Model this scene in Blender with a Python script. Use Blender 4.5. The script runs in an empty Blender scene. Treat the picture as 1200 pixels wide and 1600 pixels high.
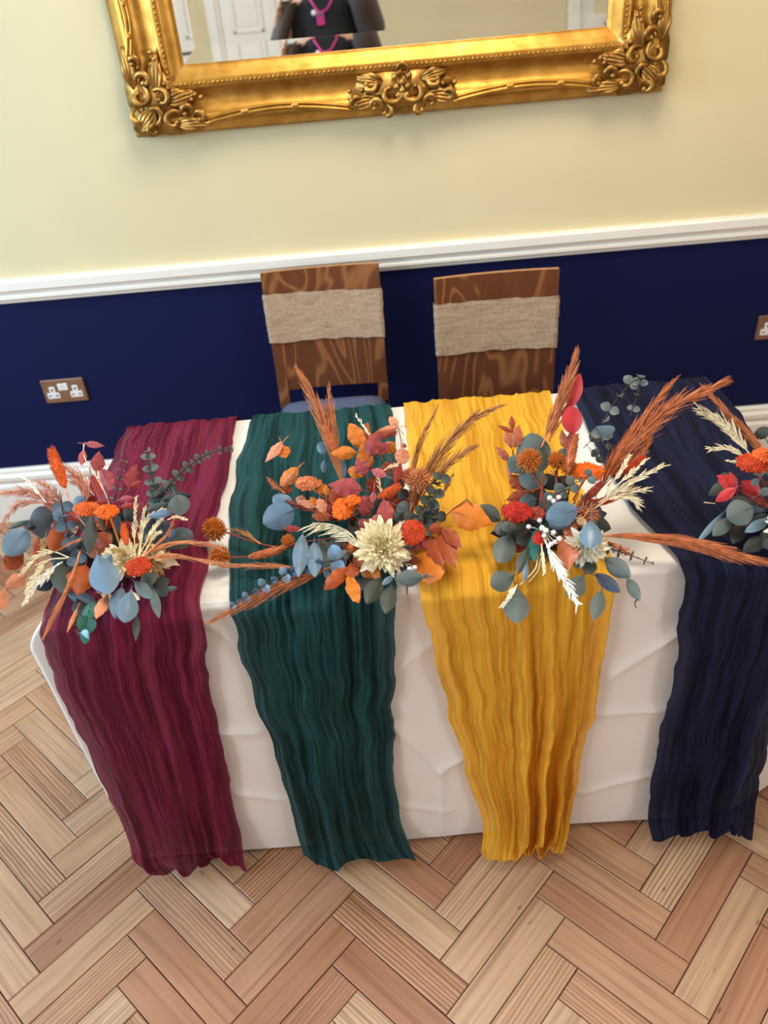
import bpy, math, random
import numpy as np
from mathutils import Vector, Matrix, Quaternion

random.seed(7)
RNG = np.random.default_rng(7)
SC = bpy.context.scene
COL = SC.collection
PI = math.pi

# ------------------------------------------------------------------ camera
FPX = 1273.633
CAM = np.array([0.0, -2.53758, 1.69891])
AX_R = np.array([0.99649563, -0.03863603, -0.07418704])
AX_U = np.array([0.08283246, 0.579129, 0.81101688])
AX_F = np.array([-0.0116294, 0.81431988, -0.58029983])
cam_data = bpy.data.cameras.new('camera')
cam = bpy.data.objects.new('camera', cam_data)
COL.objects.link(cam)
cam.matrix_world = Matrix(((AX_R[0], AX_U[0], -AX_F[0], CAM[0]),
                           (AX_R[1], AX_U[1], -AX_F[1], CAM[1]),
                           (AX_R[2], AX_U[2], -AX_F[2], CAM[2]),
                           (0, 0, 0, 1)))
cam_data.sensor_fit = 'VERTICAL'
cam_data.sensor_height = 24.0
cam_data.lens = FPX / 1600 * 24.0
cam_data.clip_start = 0.005
cam_data.dof.use_dof = True
cam_data.dof.focus_distance = 1.62
cam_data.dof.aperture_fstop = 2.0
SC.camera = cam

# ------------------------------------------------------------------ world, lights, exposure
W = bpy.data.worlds.new('sky')
SC.world = W
W.use_nodes = True
W.node_tree.nodes['Background'].inputs[0].default_value = (0.75, 0.86, 1.0, 1)
W.node_tree.nodes['Background'].inputs[1].default_value = 1.5


def area(name, loc, target, sx, sy, power, color):
    l = bpy.data.lights.new(name, 'AREA')
    l.shape = 'RECTANGLE'
    l.size, l.size_y = sx, sy
    l.energy, l.color = power, color
    o = bpy.data.objects.new(name, l)
    COL.objects.link(o)
    o.location = loc
    d = Vector(target) - Vector(loc)
    o.rotation_euler = d.to_track_quat('-Z', 'Z').to_euler()
    return o


area('daylight_window_near', (-2.96, -1.35, 1.75), (0, -1.35, 1.4), 1.3, 1.9, 105, (0.42, 0.70, 1.0))
area('daylight_window_far', (-2.96, -3.9, 1.75), (0, -3.7, 1.5), 1.5, 1.9, 72, (0.82, 0.91, 1.0))
area('daylight_window_right', (2.96, -3.9, 1.75), (0, -3.4, 1.4), 1.5, 1.9, 50, (0.96, 0.95, 1.0))
area('ceiling_light', (0.30, -1.10, 3.02), (0.30, -1.12, 0), 0.9, 0.9, 34, (1.0, 0.88, 0.72))
SC.view_settings.view_transform = 'Standard'
SC.view_settings.look = 'None'
SC.view_settings.gamma = 1.0
SC.view_settings.use_curve_mapping = False
SC.view_settings.exposure = 0.45
SC.cycles.use_denoising = True
SC.cycles.max_bounces = 8
SC.cycles.diffuse_bounces = 4
SC.cycles.transparent_max_bounces = 8
SC.cycles.caustics_reflective = False
SC.cycles.caustics_refractive = False


# ------------------------------------------------------------------ pixel measurements -> places in the room
def ray(x, y):
    return AX_F + (x - 600) / FPX * AX_R - (y - 800) / FPX * AX_U


def on_z(x, y, z):
    v = ray(x, y)
    return CAM + v * (z - CAM[2]) / v[2]


def on_y(x, y, Y):
    v = ray(x, y)
    return CAM + v * (Y - CAM[1]) / v[1]


# ------------------------------------------------------------------ helpers
ORG = {}


def srgb(c):
    out = []
    for v in c:
        v = v / 255.0
        out.append(v / 12.92 if v <= 0.04045 else ((v + 0.055) / 1.055) ** 2.4)
    return tuple(out)


def link(o, parent=None):
    COL.objects.link(o)
    if parent is not None:
        o.parent = parent
    return o


def tag(o, label=None, cat=None, group=None, kind=None):
    if label: o['label'] = label
    if cat: o['category'] = cat
    if group: o['group'] = group
    if kind: o['kind'] = kind
    return o


def thing(name, loc, label, cat, group=None):
    o = bpy.data.objects.new(name, None)
    o.empty_display_size = 0.05
    COL.objects.link(o)
    o.location = loc
    ORG[o.name] = np.array(loc, float)
    return tag(o, label, cat, group)


def org_of(parent):
    return ORG.get(parent.name, np.zeros(3)) if parent is not None else np.zeros(3)


def mesh(name, V, Fc, mat, parent=None, smooth=True, idx=None, label=None, kind=None):
    """one mesh object; vertices given in room coordinates"""
    o0 = org_of(parent)
    V = np.asarray(V, float) - o0
    me = bpy.data.meshes.new(name)
    me.from_pydata(V.tolist(), [], Fc)
    mats = mat if isinstance(mat, (list, tuple)) else [mat]
    for m in mats:
        me.materials.append(m)
    if idx is not None:
        me.polygons.foreach_set('material_index', np.asarray(idx, np.int32))
    if smooth:
        me.polygons.foreach_set('use_smooth', [True] * len(me.polygons))
    me.update()
    o = bpy.data.objects.new(name, me)
    link(o, parent)
    ORG[o.name] = o0
    if label: o['label'] = label
    if kind: o['kind'] = kind
    return o


def inst(name, me, parent, M, label=None):
    """an object that shares mesh data; M is its matrix in room coordinates"""
    o = bpy.data.objects.new(name, me)
    link(o, parent)
    T = Matrix.Translation(Vector((-org_of(parent)).tolist()))
    o.matrix_basis = T @ M
    ORG[o.name] = org_of(parent)
    if label: o['label'] = label
    return o


class MB:
    def __init__(s):
        s.v, s.f, s.m = [], [], []

    def add(s, V, Fc, mi=0):
        n = len(s.v)
        s.v.extend([tuple(map(float, p)) for p in V])
        s.f.extend([tuple(i + n for i in f) for f in Fc])
        s.m.extend([mi] * len(Fc))
        return s

    def box(s, lo, hi, b=0.0, mi=0, M=None):
        x0, y0, z0 = lo
        x1, y1, z1 = hi
        if b <= 0:
            V = [(x, y, z) for z in (z0, z1) for y in (y0, y1) for x in (x0, x1)]
            Fc = [(0, 2, 3, 1), (4, 5, 7, 6), (0, 1, 5, 4), (2, 6, 7, 3), (0, 4, 6, 2), (1, 3, 7, 5)]
        else:  # chamfered box
            V, Fc = [], []
            b = min(b, (x1 - x0) / 2.01, (y1 - y0) / 2.01, (z1 - z0) / 2.01)
            for sz, z in ((0, z0), (1, z1)):
                for sy, y in ((0, y0), (1, y1)):
                    for sx, x in ((0, x0), (1, x1)):
                        dx, dy, dz = (b if sx == 0 else -b), (b if sy == 0 else -b), (b if sz == 0 else -b)
                        V += [(x, y + dy, z + dz), (x + dx, y, z + dz), (x + dx, y + dy, z)]
            def c(sx, sy, sz): return (sz * 4 + sy * 2 + sx) * 3
            for k in range(8):
                sx, sy, sz = k & 1, (k >> 1) & 1, k >> 2
                i = k * 3
                Fc.append((i, i + 1, i + 2) if (sx + sy + sz) % 2 == 0 else (i, i + 2, i + 1))
            for sx in (0, 1):
                q = [c(sx, a, bb) for a, bb in ((0, 0), (1, 0), (1, 1), (0, 1))]
                Fc.append(tuple(q if sx else q[::-1]))
            for sy in (0, 1):
                q = [c(a, sy, bb) + 1 for a, bb in ((0, 0), (1, 0), (1, 1), (0, 1))]
                Fc.append(tuple(q[::-1] if sy else q))
            for sz in (0, 1):
                q = [c(a, bb, sz) + 2 for a, bb in ((0, 0), (1, 0), (1, 1), (0, 1))]
                Fc.append(tuple(q if sz else q[::-1]))
            for a in (0, 1):
                for d in (0, 1):
                    q = [c(0, a, d) + 1, c(1, a, d) + 1, c(1, a, d) + 2, c(0, a, d) + 2]
                    Fc.append(tuple(q if (a + d) % 2 == 0 else q[::-1]))
                    q = [c(a, 0, d), c(a, 1, d), c(a, 1, d) + 2, c(a, 0, d) + 2]
                    Fc.append(tuple(q[::-1] if (a + d) % 2 == 0 else q))
                    q = [c(a, d, 0), c(a, d, 1), c(a, d, 1) + 1, c(a, d, 0) + 1]
                    Fc.append(tuple(q if (a + d) % 2 == 0 else q[::-1]))
        if M is not None:
            V = [tuple(M @ Vector(p)) for p in V]
        return s.add(V, Fc, mi)

    def tube(s, P, r, n=6, mi=0, cap=True):
        P = np.asarray(P, float)
        k = len(P)
        r = np.full(k, r, float) if np.isscalar(r) else np.asarray(r, float)
        T = np.gradient(P, axis=0)
        T /= np.linalg.norm(T, axis=1)[:, None] + 1e-12
        up = np.array([0, 0, 1.0]) if abs(T[0][2]) < 0.9 else np.array([1.0, 0, 0])
        u = np.cross(T[0], up); u /= np.linalg.norm(u)
        V = []
        for i in range(k):
            u = u - T[i] * (u @ T[i]); u /= np.linalg.norm(u) + 1e-12
            w = np.cross(T[i], u)
            for j in range(n):
                a = 2 * PI * j / n
                V.append(P[i] + r[i] * (math.cos(a) * u + math.sin(a) * w))
        Fc = []
        for i in range(k - 1):
            for j in range(n):
                a, b = i * n + j, i * n + (j + 1) % n
                Fc.append((a, b, b + n, a + n))
        if cap:
            Fc.append(tuple(range(n))[::-1]); Fc.append(tuple(range((k - 1) * n, k * n)))
        return s.add(V, Fc, mi)

    def ball(s, c, rx, ry=None, rz=None, n=8, m=6, M=None, mi=0):
        ry = rx if ry is None else ry
        rz = rx if rz is None else rz
        V = [(0, 0, -rz)]
        for i in range(1, m):
            t = PI * i / m
            for j in range(n):
                a = 2 * PI * j / n
                V.append((rx * math.sin(t) * math.cos(a), ry * math.sin(t) * math.sin(a), -rz * math.cos(t)))
        V.append((0, 0, rz))
        Fc = []
        for j in range(n):
            Fc.append((0, 1 + (j + 1) % n, 1 + j))
            e = len(V) - 1; b = 1 + (m - 2) * n
            Fc.append((e, b + j, b + (j + 1) % n))
        for i in range(m - 2):
            for j in range(n):
                a, b = 1 + i * n + j, 1 + i * n + (j + 1) % n
                Fc.append((a, b, b + n, a + n))
        if M is not None:
            V = [tuple(M @ Vector(p)) for p in V]
        V = [np.asarray(p) + np.asarray(c) for p in V]
        return s.add(V, Fc, mi)

    def build(s, name, mat, parent=None, smooth=True, label=None, kind=None):
        return mesh(name, s.v, s.f, mat, parent, smooth, s.m, label, kind)


def vnoise(x, y, seed=0):
    """smooth value noise in [-1,1]"""
    x = np.asarray(x, float); y = np.asarray(y, float)
    xi, yi = np.floor(x).astype(np.int64), np.floor(y).astype(np.int64)
    xf, yf = x - xi, y - yi
    u, v = xf * xf * (3 - 2 * xf), yf * yf * (3 - 2 * yf)

    def h(a, b):
        n = (a * 374761393 + b * 668265263 + seed * 974634777) & 0x7fffffff
        n = ((n ^ (n >> 13)) * 1274126177) & 0x7fffffff
        return ((n ^ (n >> 16)) & 0xffff) / 32767.5 - 1
    return (h(xi, yi) * (1 - u) + h(xi + 1, yi) * u) * (1 - v) + (h(xi, yi + 1) * (1 - u) + h(xi + 1, yi + 1) * u) * v


def curve(P, n):
    """Catmull-Rom through points, n samples"""
    P = np.asarray(P, float)
    if len(P) == 2:
        t = np.linspace(0, 1, n)[:, None]
        return P[0] * (1 - t) + P[1] * t
    Q = np.vstack([2 * P[0] - P[1], P, 2 * P[-1] - P[-2]])
    out = []
    for s in np.linspace(0, len(P) - 1, n):
        i = min(int(s), len(P) - 2); t = s - i
        a, b, c, d = Q[i], Q[i + 1], Q[i + 2], Q[i + 3]
        out.append(0.5 * (2 * b + (c - a) * t + (2 * a - 5 * b + 4 * c - d) * t * t + (3 * b - a - 3 * c + d) * t ** 3))
    return np.array(out)


# ------------------------------------------------------------------ materials
class NT:
    def __init__(s, name):
        s.mat = bpy.data.materials.new(name)
        s.mat.use_nodes = True
        s.t = s.mat.node_tree
        s.p = s.t.nodes['Principled BSDF']
        s.out = s.t.nodes['Material Output']

    def n(s, typ, **kw):
        nd = s.t.nodes.new(typ)
        for k, v in kw.items():
            if k.startswith('i_'):
                nd.inputs[k[2:].replace('_', ' ')].default_value = v
            else:
                setattr(nd, k, v)
        return nd

    def l(s, a, b):
        s.t.links.new(a, b)

    def ramp(s, fac, stops, mode='LINEAR'):
        r = s.n('ShaderNodeValToRGB')
        r.color_ramp.interpolation = mode
        while len(r.color_ramp.elements) < len(stops):
            r.color_ramp.elements.new(0.5)
        for e, (p, c) in zip(r.color_ramp.elements, stops):
            e.position = p
            e.color = (*c[:3], 1)
        s.l(fac, r.inputs[0])
        return r.outputs[0]

    def coord(s, which='Object', scale=(1, 1, 1)):
        tc = s.n('ShaderNodeTexCoord')
        mp = s.n('ShaderNodeMapping')
        mp.inputs['Scale'].default_value = scale
        s.l(tc.outputs[which], mp.inputs[0])
        return mp.outputs[0]

    def noise(s, vec, scale, detail=3, rough=0.55, dist=0.0):
        nd = s.n('ShaderNodeTexNoise')
        nd.inputs['Scale'].default_value = scale
        nd.inputs['Detail'].default_value = detail
        nd.inputs['Roughness'].default_value = rough
        nd.inputs['Distortion'].default_value = dist
        if vec is not None:
            s.l(vec, nd.inputs['Vector'])
        return nd.outputs['Fac']

    def bump(s, h, strength=0.2, dist=0.002):
        b = s.n('ShaderNodeBump')
        b.inputs['Strength'].default_value = strength
        b.inputs['Distance'].default_value = dist
        s.l(h, b.inputs['Height'])
        s.l(b.outputs[0], s.p.inputs['Normal'])

    def set(s, **kw):
        for k, v in kw.items():
            s.p.inputs[k.replace('_', ' ')].default_value = v
        return s


def simple(name, c, rough=0.5, metal=0.0, var=0.12, scale=30.0, bump=0.0, **kw):
    m = NT(name)
    c = srgb(c)
    f = m.noise(m.coord(), scale)
    lo = tuple(v * (1 - var) for v in c); hi = tuple(min(1, v * (1 + var)) for v in c)
    m.l(m.ramp(f, [(0.3, lo), (0.7, hi)]), m.p.inputs['Base Color'])
    m.set(Roughness=rough, Metallic=metal, **kw)
    if bump: m.bump(f, bump)
    return m.mat


def leaf_mat(name, c, rough=0.5, var=0.18, trans=0.12, vein=True):
    m = NT(name)
    c = srgb(c)
    vec = m.coord()
    f = m.noise(vec, 45.0, 4)
    g = m.noise(vec, 9.0, 2)
    ad = m.n('ShaderNodeMath', operation='ADD'); m.l(f, ad.inputs[0]); m.l(g, ad.inputs[1])
    lo = tuple(v * (1 - var) for v in c); hi = tuple(min(1, v * (1 + var)) for v in c)
    col = m.ramp(ad.outputs[0], [(0.7, lo), (1.25, hi)])
    m.l(col, m.p.inputs['Base Color'])
    m.set(Roughness=rough)
    m.bump(f, 0.15)
    tr = m.n('ShaderNodeBsdfTranslucent'); m.l(col, tr.inputs[0])
    mx = m.n('ShaderNodeMixShader'); mx.inputs[0].default_value = trans
    m.l(m.p.outputs[0], mx.inputs[1]); m.l(tr.outputs[0], mx.inputs[2])
    m.l(mx.outputs[0], m.out.inputs[0])
    return m.mat


def paint(name, c, rough=0.75, var=0.03):
    m = NT(name)
    c = srgb(c)
    vec = m.coord()
    f = m.noise(vec, 2.2, 3)
    m.l(m.ramp(f, [(0.3, tuple(v * (1 - var) for v in c)), (0.7, tuple(min(1, v * (1 + var)) for v in c))]), m.p.inputs['Base Color'])
    m.set(Roughness=rough)
    m.bump(m.noise(vec, 260.0, 2), 0.06, 0.001)
    return m.mat


def gauze(name, c, thin=0.14, trans=0.25, hi=1.35, lo=0.62, dkc=None):
    """crinkled cheesecloth: long creases shaded by colour streaks, paler thin places where the cloth below shows through"""
    m = NT(name)
    c = srgb(c)
    tc = m.n('ShaderNodeUVMap')
    def mp(sc):
        q = m.n('ShaderNodeMapping'); q.inputs['Scale'].default_value = sc; m.l(tc.outputs[0], q.inputs[0]); return q.outputs[0]
    f = m.noise(mp((150, 4.5, 1)), 1.0, 3, 0.6, 0.5)
    g = m.noise(mp((42, 1.6, 1)), 1.0, 2, 0.5, 0.3)
    w = m.noise(mp((160, 420, 1)), 1.0, 2, 0.6)
    ad = m.n('ShaderNodeMath', operation='ADD'); m.l(f, ad.inputs[0]); m.l(g, ad.inputs[1])
    dk = srgb(dkc) if dkc else tuple(v * lo for v in c); up = tuple(min(1, v * hi) for v in c)
    col = m.ramp(ad.outputs[0], [(0.62, dk), (1.0, c), (1.40, up)])  # streaks paint wrinkle glints and shade into the base colour
    m.l(col, m.p.inputs['Base Color'])
    m.set(Roughness=0.9)
    m.p.inputs['Specular IOR Level'].default_value = 0.15
    m.bump(f, 0.7, 0.004)
    tr = m.n('ShaderNodeBsdfTranslucent'); m.l(col, tr.inputs[0])
    mx = m.n('ShaderNodeMixShader'); mx.inputs[0].default_value = trans
    m.l(m.p.outputs[0], mx.inputs[1]); m.l(tr.outputs[0], mx.inputs[2])
    tp = m.n('ShaderNodeBsdfTransparent')
    a2 = m.n('ShaderNodeMath', operation='ADD'); m.l(g, a2.inputs[0])
    wm = m.n('ShaderNodeMath', operation='MULTIPLY'); wm.inputs[1].default_value = 0.5; m.l(w, wm.inputs[0]); m.l(wm.outputs[0], a2.inputs[1])
    thinr = m.ramp(a2.outputs[0], [(0.60, (thin * .25,) * 3), (1.05, (min(.9, thin * 2.6),) * 3)])
    mx2 = m.n('ShaderNodeMixShader')
    m.l(thinr, mx2.inputs[0]); m.l(mx.outputs[0], mx2.inputs[1]); m.l(tp.outputs[0], mx2.inputs[2])
    m.l(mx2.outputs[0], m.out.inputs[0])
    return m.mat


def parquet_mat(name):
    m = NT(name)
    uv = m.n('ShaderNodeUVMap')
    oi = m.n('ShaderNodeObjectInfo'); ge = m.n('ShaderNodeNewGeometry')
    ad = m.n('ShaderNodeMath', operation='ADD'); m.l(oi.outputs['Random'], ad.inputs[0]); m.l(ge.outputs['Random Per Island'], ad.inputs[1])
    fr = m.n('ShaderNodeMath', operation='FRACT'); m.l(ad.outputs[0], fr.inputs[0])
    R = fr.outputs[0]
    off = m.n('ShaderNodeCombineXYZ')
    mu = m.n('ShaderNodeMath', operation='MULTIPLY'); m.l(R, mu.inputs[0]); mu.inputs[1].default_value = 37.0
    mu2 = m.n('ShaderNodeMath', operation='MULTIPLY'); m.l(R, mu2.inputs[0]); mu2.inputs[1].default_value = 91.0
    m.l(mu.outputs[0], off.inputs[0]); m.l(mu2.outputs[0], off.inputs[1])
    va = m.n('ShaderNodeVectorMath', operation='ADD'); m.l(uv.outputs[0], va.inputs[0]); m.l(off.outputs[0], va.inputs[1])
    V = va.outputs[0]
    def mp(sc):
        q = m.n('ShaderNodeMapping'); q.inputs['Scale'].default_value = sc; m.l(V, q.inputs[0]); return q.outputs[0]
    # flat-sawn pine: long streaks plus strong bands on some blocks
    streak = m.noise(mp((2.2, 90, 1)), 1.0, 4, 0.6, 0.3)
    wv = m.n('ShaderNodeTexWave', wave_type='BANDS', bands_direction='Y', wave_profile='SIN')
    wv.inputs['Scale'].default_value = 28.0; wv.inputs['Distortion'].default_value = 5.0
    wv.inputs['Detail'].default_value = 2.0; wv.inputs['Detail Scale'].default_value = 0.8
    m.l(mp((0.22, 1.3, 1)), wv.inputs['Vector'])
    cloud = m.noise(mp((6, 14, 1)), 1.0, 3, 0.5)
    base = m.ramp(R, [(0.0, srgb((200, 162, 128))), (0.22, srgb((188, 142, 106))), (0.4, srgb((206, 172, 138))), (0.58, srgb((174, 122, 90))),
                      (0.75, srgb((194, 150, 114))), (0.9, srgb((164, 110, 78))), (1.0, srgb((202, 166, 132)))])
    dark = m.n('ShaderNodeMixRGB', blend_type='MULTIPLY')
    m.l(base, dark.inputs[1])
    m.l(m.ramp(streak, [(0.32, (0.52, 0.40, 0.33)), (0.5, (0.9, 0.86, 0.82)), (0.7, (1.08, 1.06, 1.04))]), dark.inputs[2])
    dark.inputs[0].default_value = 0.75
    wgt = m.n('ShaderNodeMapRange'); wgt.inputs['From Min'].default_value = 0.45; wgt.inputs['From Max'].default_value = 0.95
    rr = m.n('ShaderNodeMath', operation='FRACT'); mm = m.n('ShaderNodeMath', operation='MULTIPLY'); mm.inputs[1].default_value = 7.31
    m.l(R, mm.inputs[0]); m.l(mm.outputs[0], rr.inputs[0]); m.l(rr.outputs[0], wgt.inputs['Value'])
    band = m.n('ShaderNodeMixRGB', blend_type='MULTIPLY')
    m.l(wgt.outputs[0], band.inputs[0]); m.l(dark.outputs[0], band.inputs[1])
    m.l(m.ramp(wv.outputs['Fac'], [(0.0, (0.50, 0.36, 0.30)), (0.35, (0.88, 0.82, 0.78)), (1.0, (1.06, 1.05, 1.03))]), band.inputs[2])
    cl = m.n('ShaderNodeMixRGB', blend_type='MULTIPLY'); cl.inputs[0].default_value = 0.55
    m.l(band.outputs[0], cl.inputs[1]); m.l(m.ramp(cloud, [(0.3, (0.8, 0.76, 0.74)), (0.65, (1.05, 1.05, 1.05))]), cl.inputs[2])
    # knots and dents
    vo = m.n('ShaderNodeTexVoronoi'); vo.inputs['Scale'].default_value = 1.0; m.l(mp((9, 22, 1)), vo.inputs['Vector'])
    kn = m.n('ShaderNodeMixRGB', blend_type='MULTIPLY'); kn.inputs[0].default_value = 0.8
    m.l(cl.outputs[0], kn.inputs[1]); m.l(m.ramp(vo.outputs['Distance'], [(0.03, (0.35, 0.25, 0.2)), (0.085, (1, 1, 1))]), kn.inputs[2])
    m.l(kn.outputs[0], m.p.inputs['Base Color'])
    rg = m.ramp(cloud, [(0.3, (0.36,) * 3), (0.7, (0.52,) * 3)])
    m.l(rg, m.p.inputs['Roughness'])
    m.bump(streak, 0.22, 0.0015)
    return m.mat


def veneer_mat(name):
    m = NT(name)
    vec = m.coord('Object', (1.0, 1.0, 0.32))
    oi = m.n('ShaderNodeObjectInfo')
    cb = m.n('ShaderNodeCombineXYZ'); mu = m.n('ShaderNodeMath', operation='MULTIPLY'); mu.inputs[1].default_value = 13
    m.l(oi.outputs['Random'], mu.inputs[0]); m.l(mu.outputs[0], cb.inputs[0])
    va = m.n('ShaderNodeVectorMath', operation='ADD'); m.l(vec, va.inputs[0]); m.l(cb.outputs[0], va.inputs[1])
    big = m.noise(va.outputs[0], 5.5, 2, 0.4, 0.9)
    si = m.n('ShaderNodeMath', operation='MULTIPLY'); si.inputs[1].default_value = 70.0; m.l(big, si.inputs[0])
    sn = m.n('ShaderNodeMath', operation='SINE'); m.l(si.outputs[0], sn.inputs[0])
    md = m.noise(m.coord('Object', (9, 9, 3)), 1.0, 2)
    fine = m.noise(m.coord('Object', (140, 140, 9)), 1.0, 3)
    c0 = m.ramp(sn.outputs[0], [(0.0, srgb((106, 58, 30))), (0.55, srgb((116, 66, 34))), (0.98, srgb((150, 96, 54)))])
    c1n = m.n('ShaderNodeMixRGB', blend_type='MULTIPLY'); c1n.inputs[0].default_value = .7; m.l(c0, c1n.inputs[1]); m.l(m.ramp(md, [(.3, (.75, .7, .66)), (.7, (1.1, 1.1, 1.1))]), c1n.inputs[2]); c1 = c1n.outputs[0]
    mx = m.n('ShaderNodeMixRGB', blend_type='MULTIPLY'); mx.inputs[0].default_value = 0.5
    m.l(c1, mx.inputs[1]); m.l(m.ramp(fine, [(0.3, (0.7, 0.66, 0.6)), (0.7, (1.05, 1.05, 1.05))]), mx.inputs[2])
    m.l(mx.outputs[0], m.p.inputs['Base Color'])
    m.set(Roughness=0.42)
    return m.mat


def burlap_mat(name):
    m = NT(name)
    h = m.noise(m.coord('Object', (22, 22, 520)), 1.0, 3)
    v = m.noise(m.coord('Object', (620, 620, 60)), 1.0, 2)
    ad = m.n('ShaderNodeMath', operation='ADD'); m.l(h, ad.inputs[0]); m.l(v, ad.inputs[1])
    m.l(m.ramp(ad.outputs[0], [(0.65, srgb((148, 121, 96))), (1.0, srgb((170, 142, 114))), (1.35, srgb((186, 160, 132)))]), m.p.inputs['Base Color'])
    m.set(Roughness=0.95)
    m.bump(ad.outputs[0], 0.5, 0.002)
    return m.mat


def gold_mat(name, cs):
    m = NT(name)
    vec = m.coord()
    f = m.noise(vec, 22.0, 4)
    g = m.noise(vec, 120.0, 3)
    m.l(m.ramp(f, [(0.25, srgb(cs[0])), (0.5, srgb(cs[1])), (0.75, srgb(cs[2]))]), m.p.inputs['Base Color'])
    m.l(m.ramp(g, [(0.3, (0.34,) * 3), (0.75, (0.5,) * 3)]), m.p.inputs['Roughness'])
    m.set(Metallic=0.88)
    m.bump(g, 0.12, 0.001)
    return m.mat


MT = {}
MT['cream_wall'] = paint('cream_wall_paint', (217, 202, 160))
MT['blue_wall'] = paint('navy_wall_paint', (6, 15, 60), 0.75, 0.06)
MT['blue_wall'].node_tree.nodes['Principled BSDF'].inputs['Specular IOR Level'].default_value = 0.2
MT['white_paint'] = paint('white_gloss_paint', (240, 234, 222), 0.35, 0.02)
MT['ceiling'] = paint('ceiling_paint', (242, 240, 234))
MT['parquet'] = parquet_mat('pine_parquet')
MT['subfloor'] = simple('joint_filler', (58, 52, 56), 0.9, var=0.25, scale=60)
MT['veneer'] = veneer_mat('walnut_veneer')
MT['ply_edge'] = simple('plywood_edge', (178, 128, 82), 0.5, scale=80)
MT['burlap'] = burlap_mat('burlap')
MT['gold'] = gold_mat('gilt_plaster', ((158, 110, 46), (186, 136, 58), (206, 158, 80)))
MT['aged_gold'] = gold_mat('aged_gilding', ((116, 82, 36), (164, 120, 58), (206, 162, 88)))
m = NT('mirror_silver'); m.set(Base_Color=(0.93, 0.94, 0.93, 1), Metallic=1.0, Roughness=0.004); MT['mirror'] = m.mat
MT['seat_fabric'] = simple('grey_blue_upholstery', (84, 92, 118), 0.9, var=0.2, scale=300)
MT['bronze'] = simple('bronze_plate', (150, 118, 96), 0.32, 0.75, var=0.1, scale=20)
MT['white_plastic'] = simple('white_plastic', (232, 226, 220), 0.35, var=0.02)
MT['dark_plastic'] = simple('dark_plastic', (22, 20, 20), 0.4)
m = NT('white_cotton')
wv = m.noise(m.coord('Object', (900, 900, 900)), 1.0, 2)
m.l(m.ramp(wv, [(0.3, srgb((226, 219, 212))), (0.7, srgb((238, 232, 226)))]), m.p.inputs['Base Color'])
m.set(Roughness=0.8); m.p.inputs['Sheen Weight'].default_value = 0.2; m.bump(wv, 0.15, 0.0006)
MT['cotton'] = m.mat
MT['grey_metal'] = simple('grey_powder_coat', (70, 72, 76), 0.5)
MT['table_board'] = simple('pale_table_board', (190, 180, 165), 0.6)
MT['burgundy'] = gauze('burgundy_gauze', (100, 22, 46), 0.06, 0.14, 1.55)
MT['green'] = gauze('teal_green_gauze', (22, 55, 56), 0.035, 0.14, 1.7, .45)
MT['mustard'] = gauze('mustard_gauze', (230, 174, 56), 0.05, 0.3, 1.2, .78, (206, 138, 32))
MT['navy'] = gauze('navy_gauze', (20, 22, 44), 0.03, 0.12, 1.7, .5)

# ------------------------------------------------------------------ room
XW, YB, ZC = 3.0, -6.4, 3.1           # half width, far wall, ceiling
DADO0, DADO1 = 0.826, 0.901


def struct(o, label=None):
    o['kind'] = 'structure'
    if label: o['label'] = label
    return o


def wall_panel(name, quads, mats, idx):
    V, Fc = [], []
    for q in quads:
        Fc.append(tuple(range(len(V), len(V) + 4)))
        V += q
    return struct(mesh(name, V, Fc, mats, None, False, idx))


TWO = [MT['cream_wall'], MT['blue_wall']]
DM = 0.86
wall_panel('wall_back', [[(-XW, 0, DM), (XW, 0, DM), (XW, 0, ZC), (-XW, 0, ZC)], [(-XW, 0, 0), (XW, 0, 0), (XW, 0, DM), (-XW, 0, DM)]], TWO, [0, 1])
wall_panel('wall_front', [[(XW, YB, DM), (-XW, YB, DM), (-XW, YB, ZC), (XW, YB, ZC)], [(XW, YB, 0), (-XW, YB, 0), (-XW, YB, DM), (XW, YB, DM)]], TWO, [0, 1])


def side_wall(name, x, wins):
    quads, idx = [], []
    s = 1 if x < 0 else -1
    def q(y0, y1, z0, z1, i):
        pts = [(x, y0, z0), (x, y1, z0), (x, y1, z1), (x, y0, z1)]
        quads.append(pts if s > 0 else pts[::-1]); idx.append(i)
    q(YB, 0, 0, 0.75, 1)
    q(YB, 0, 2.75, ZC, 0)
    ys = [YB] + [v for w in wins for v in w] + [0]
    for a, b in zip(ys[0::2], ys[1::2]):
        q(a, b, 0.75, DM, 1); q(a, b, DM, 2.75, 0)
    wall_panel(name, quads, TWO, idx)


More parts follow.
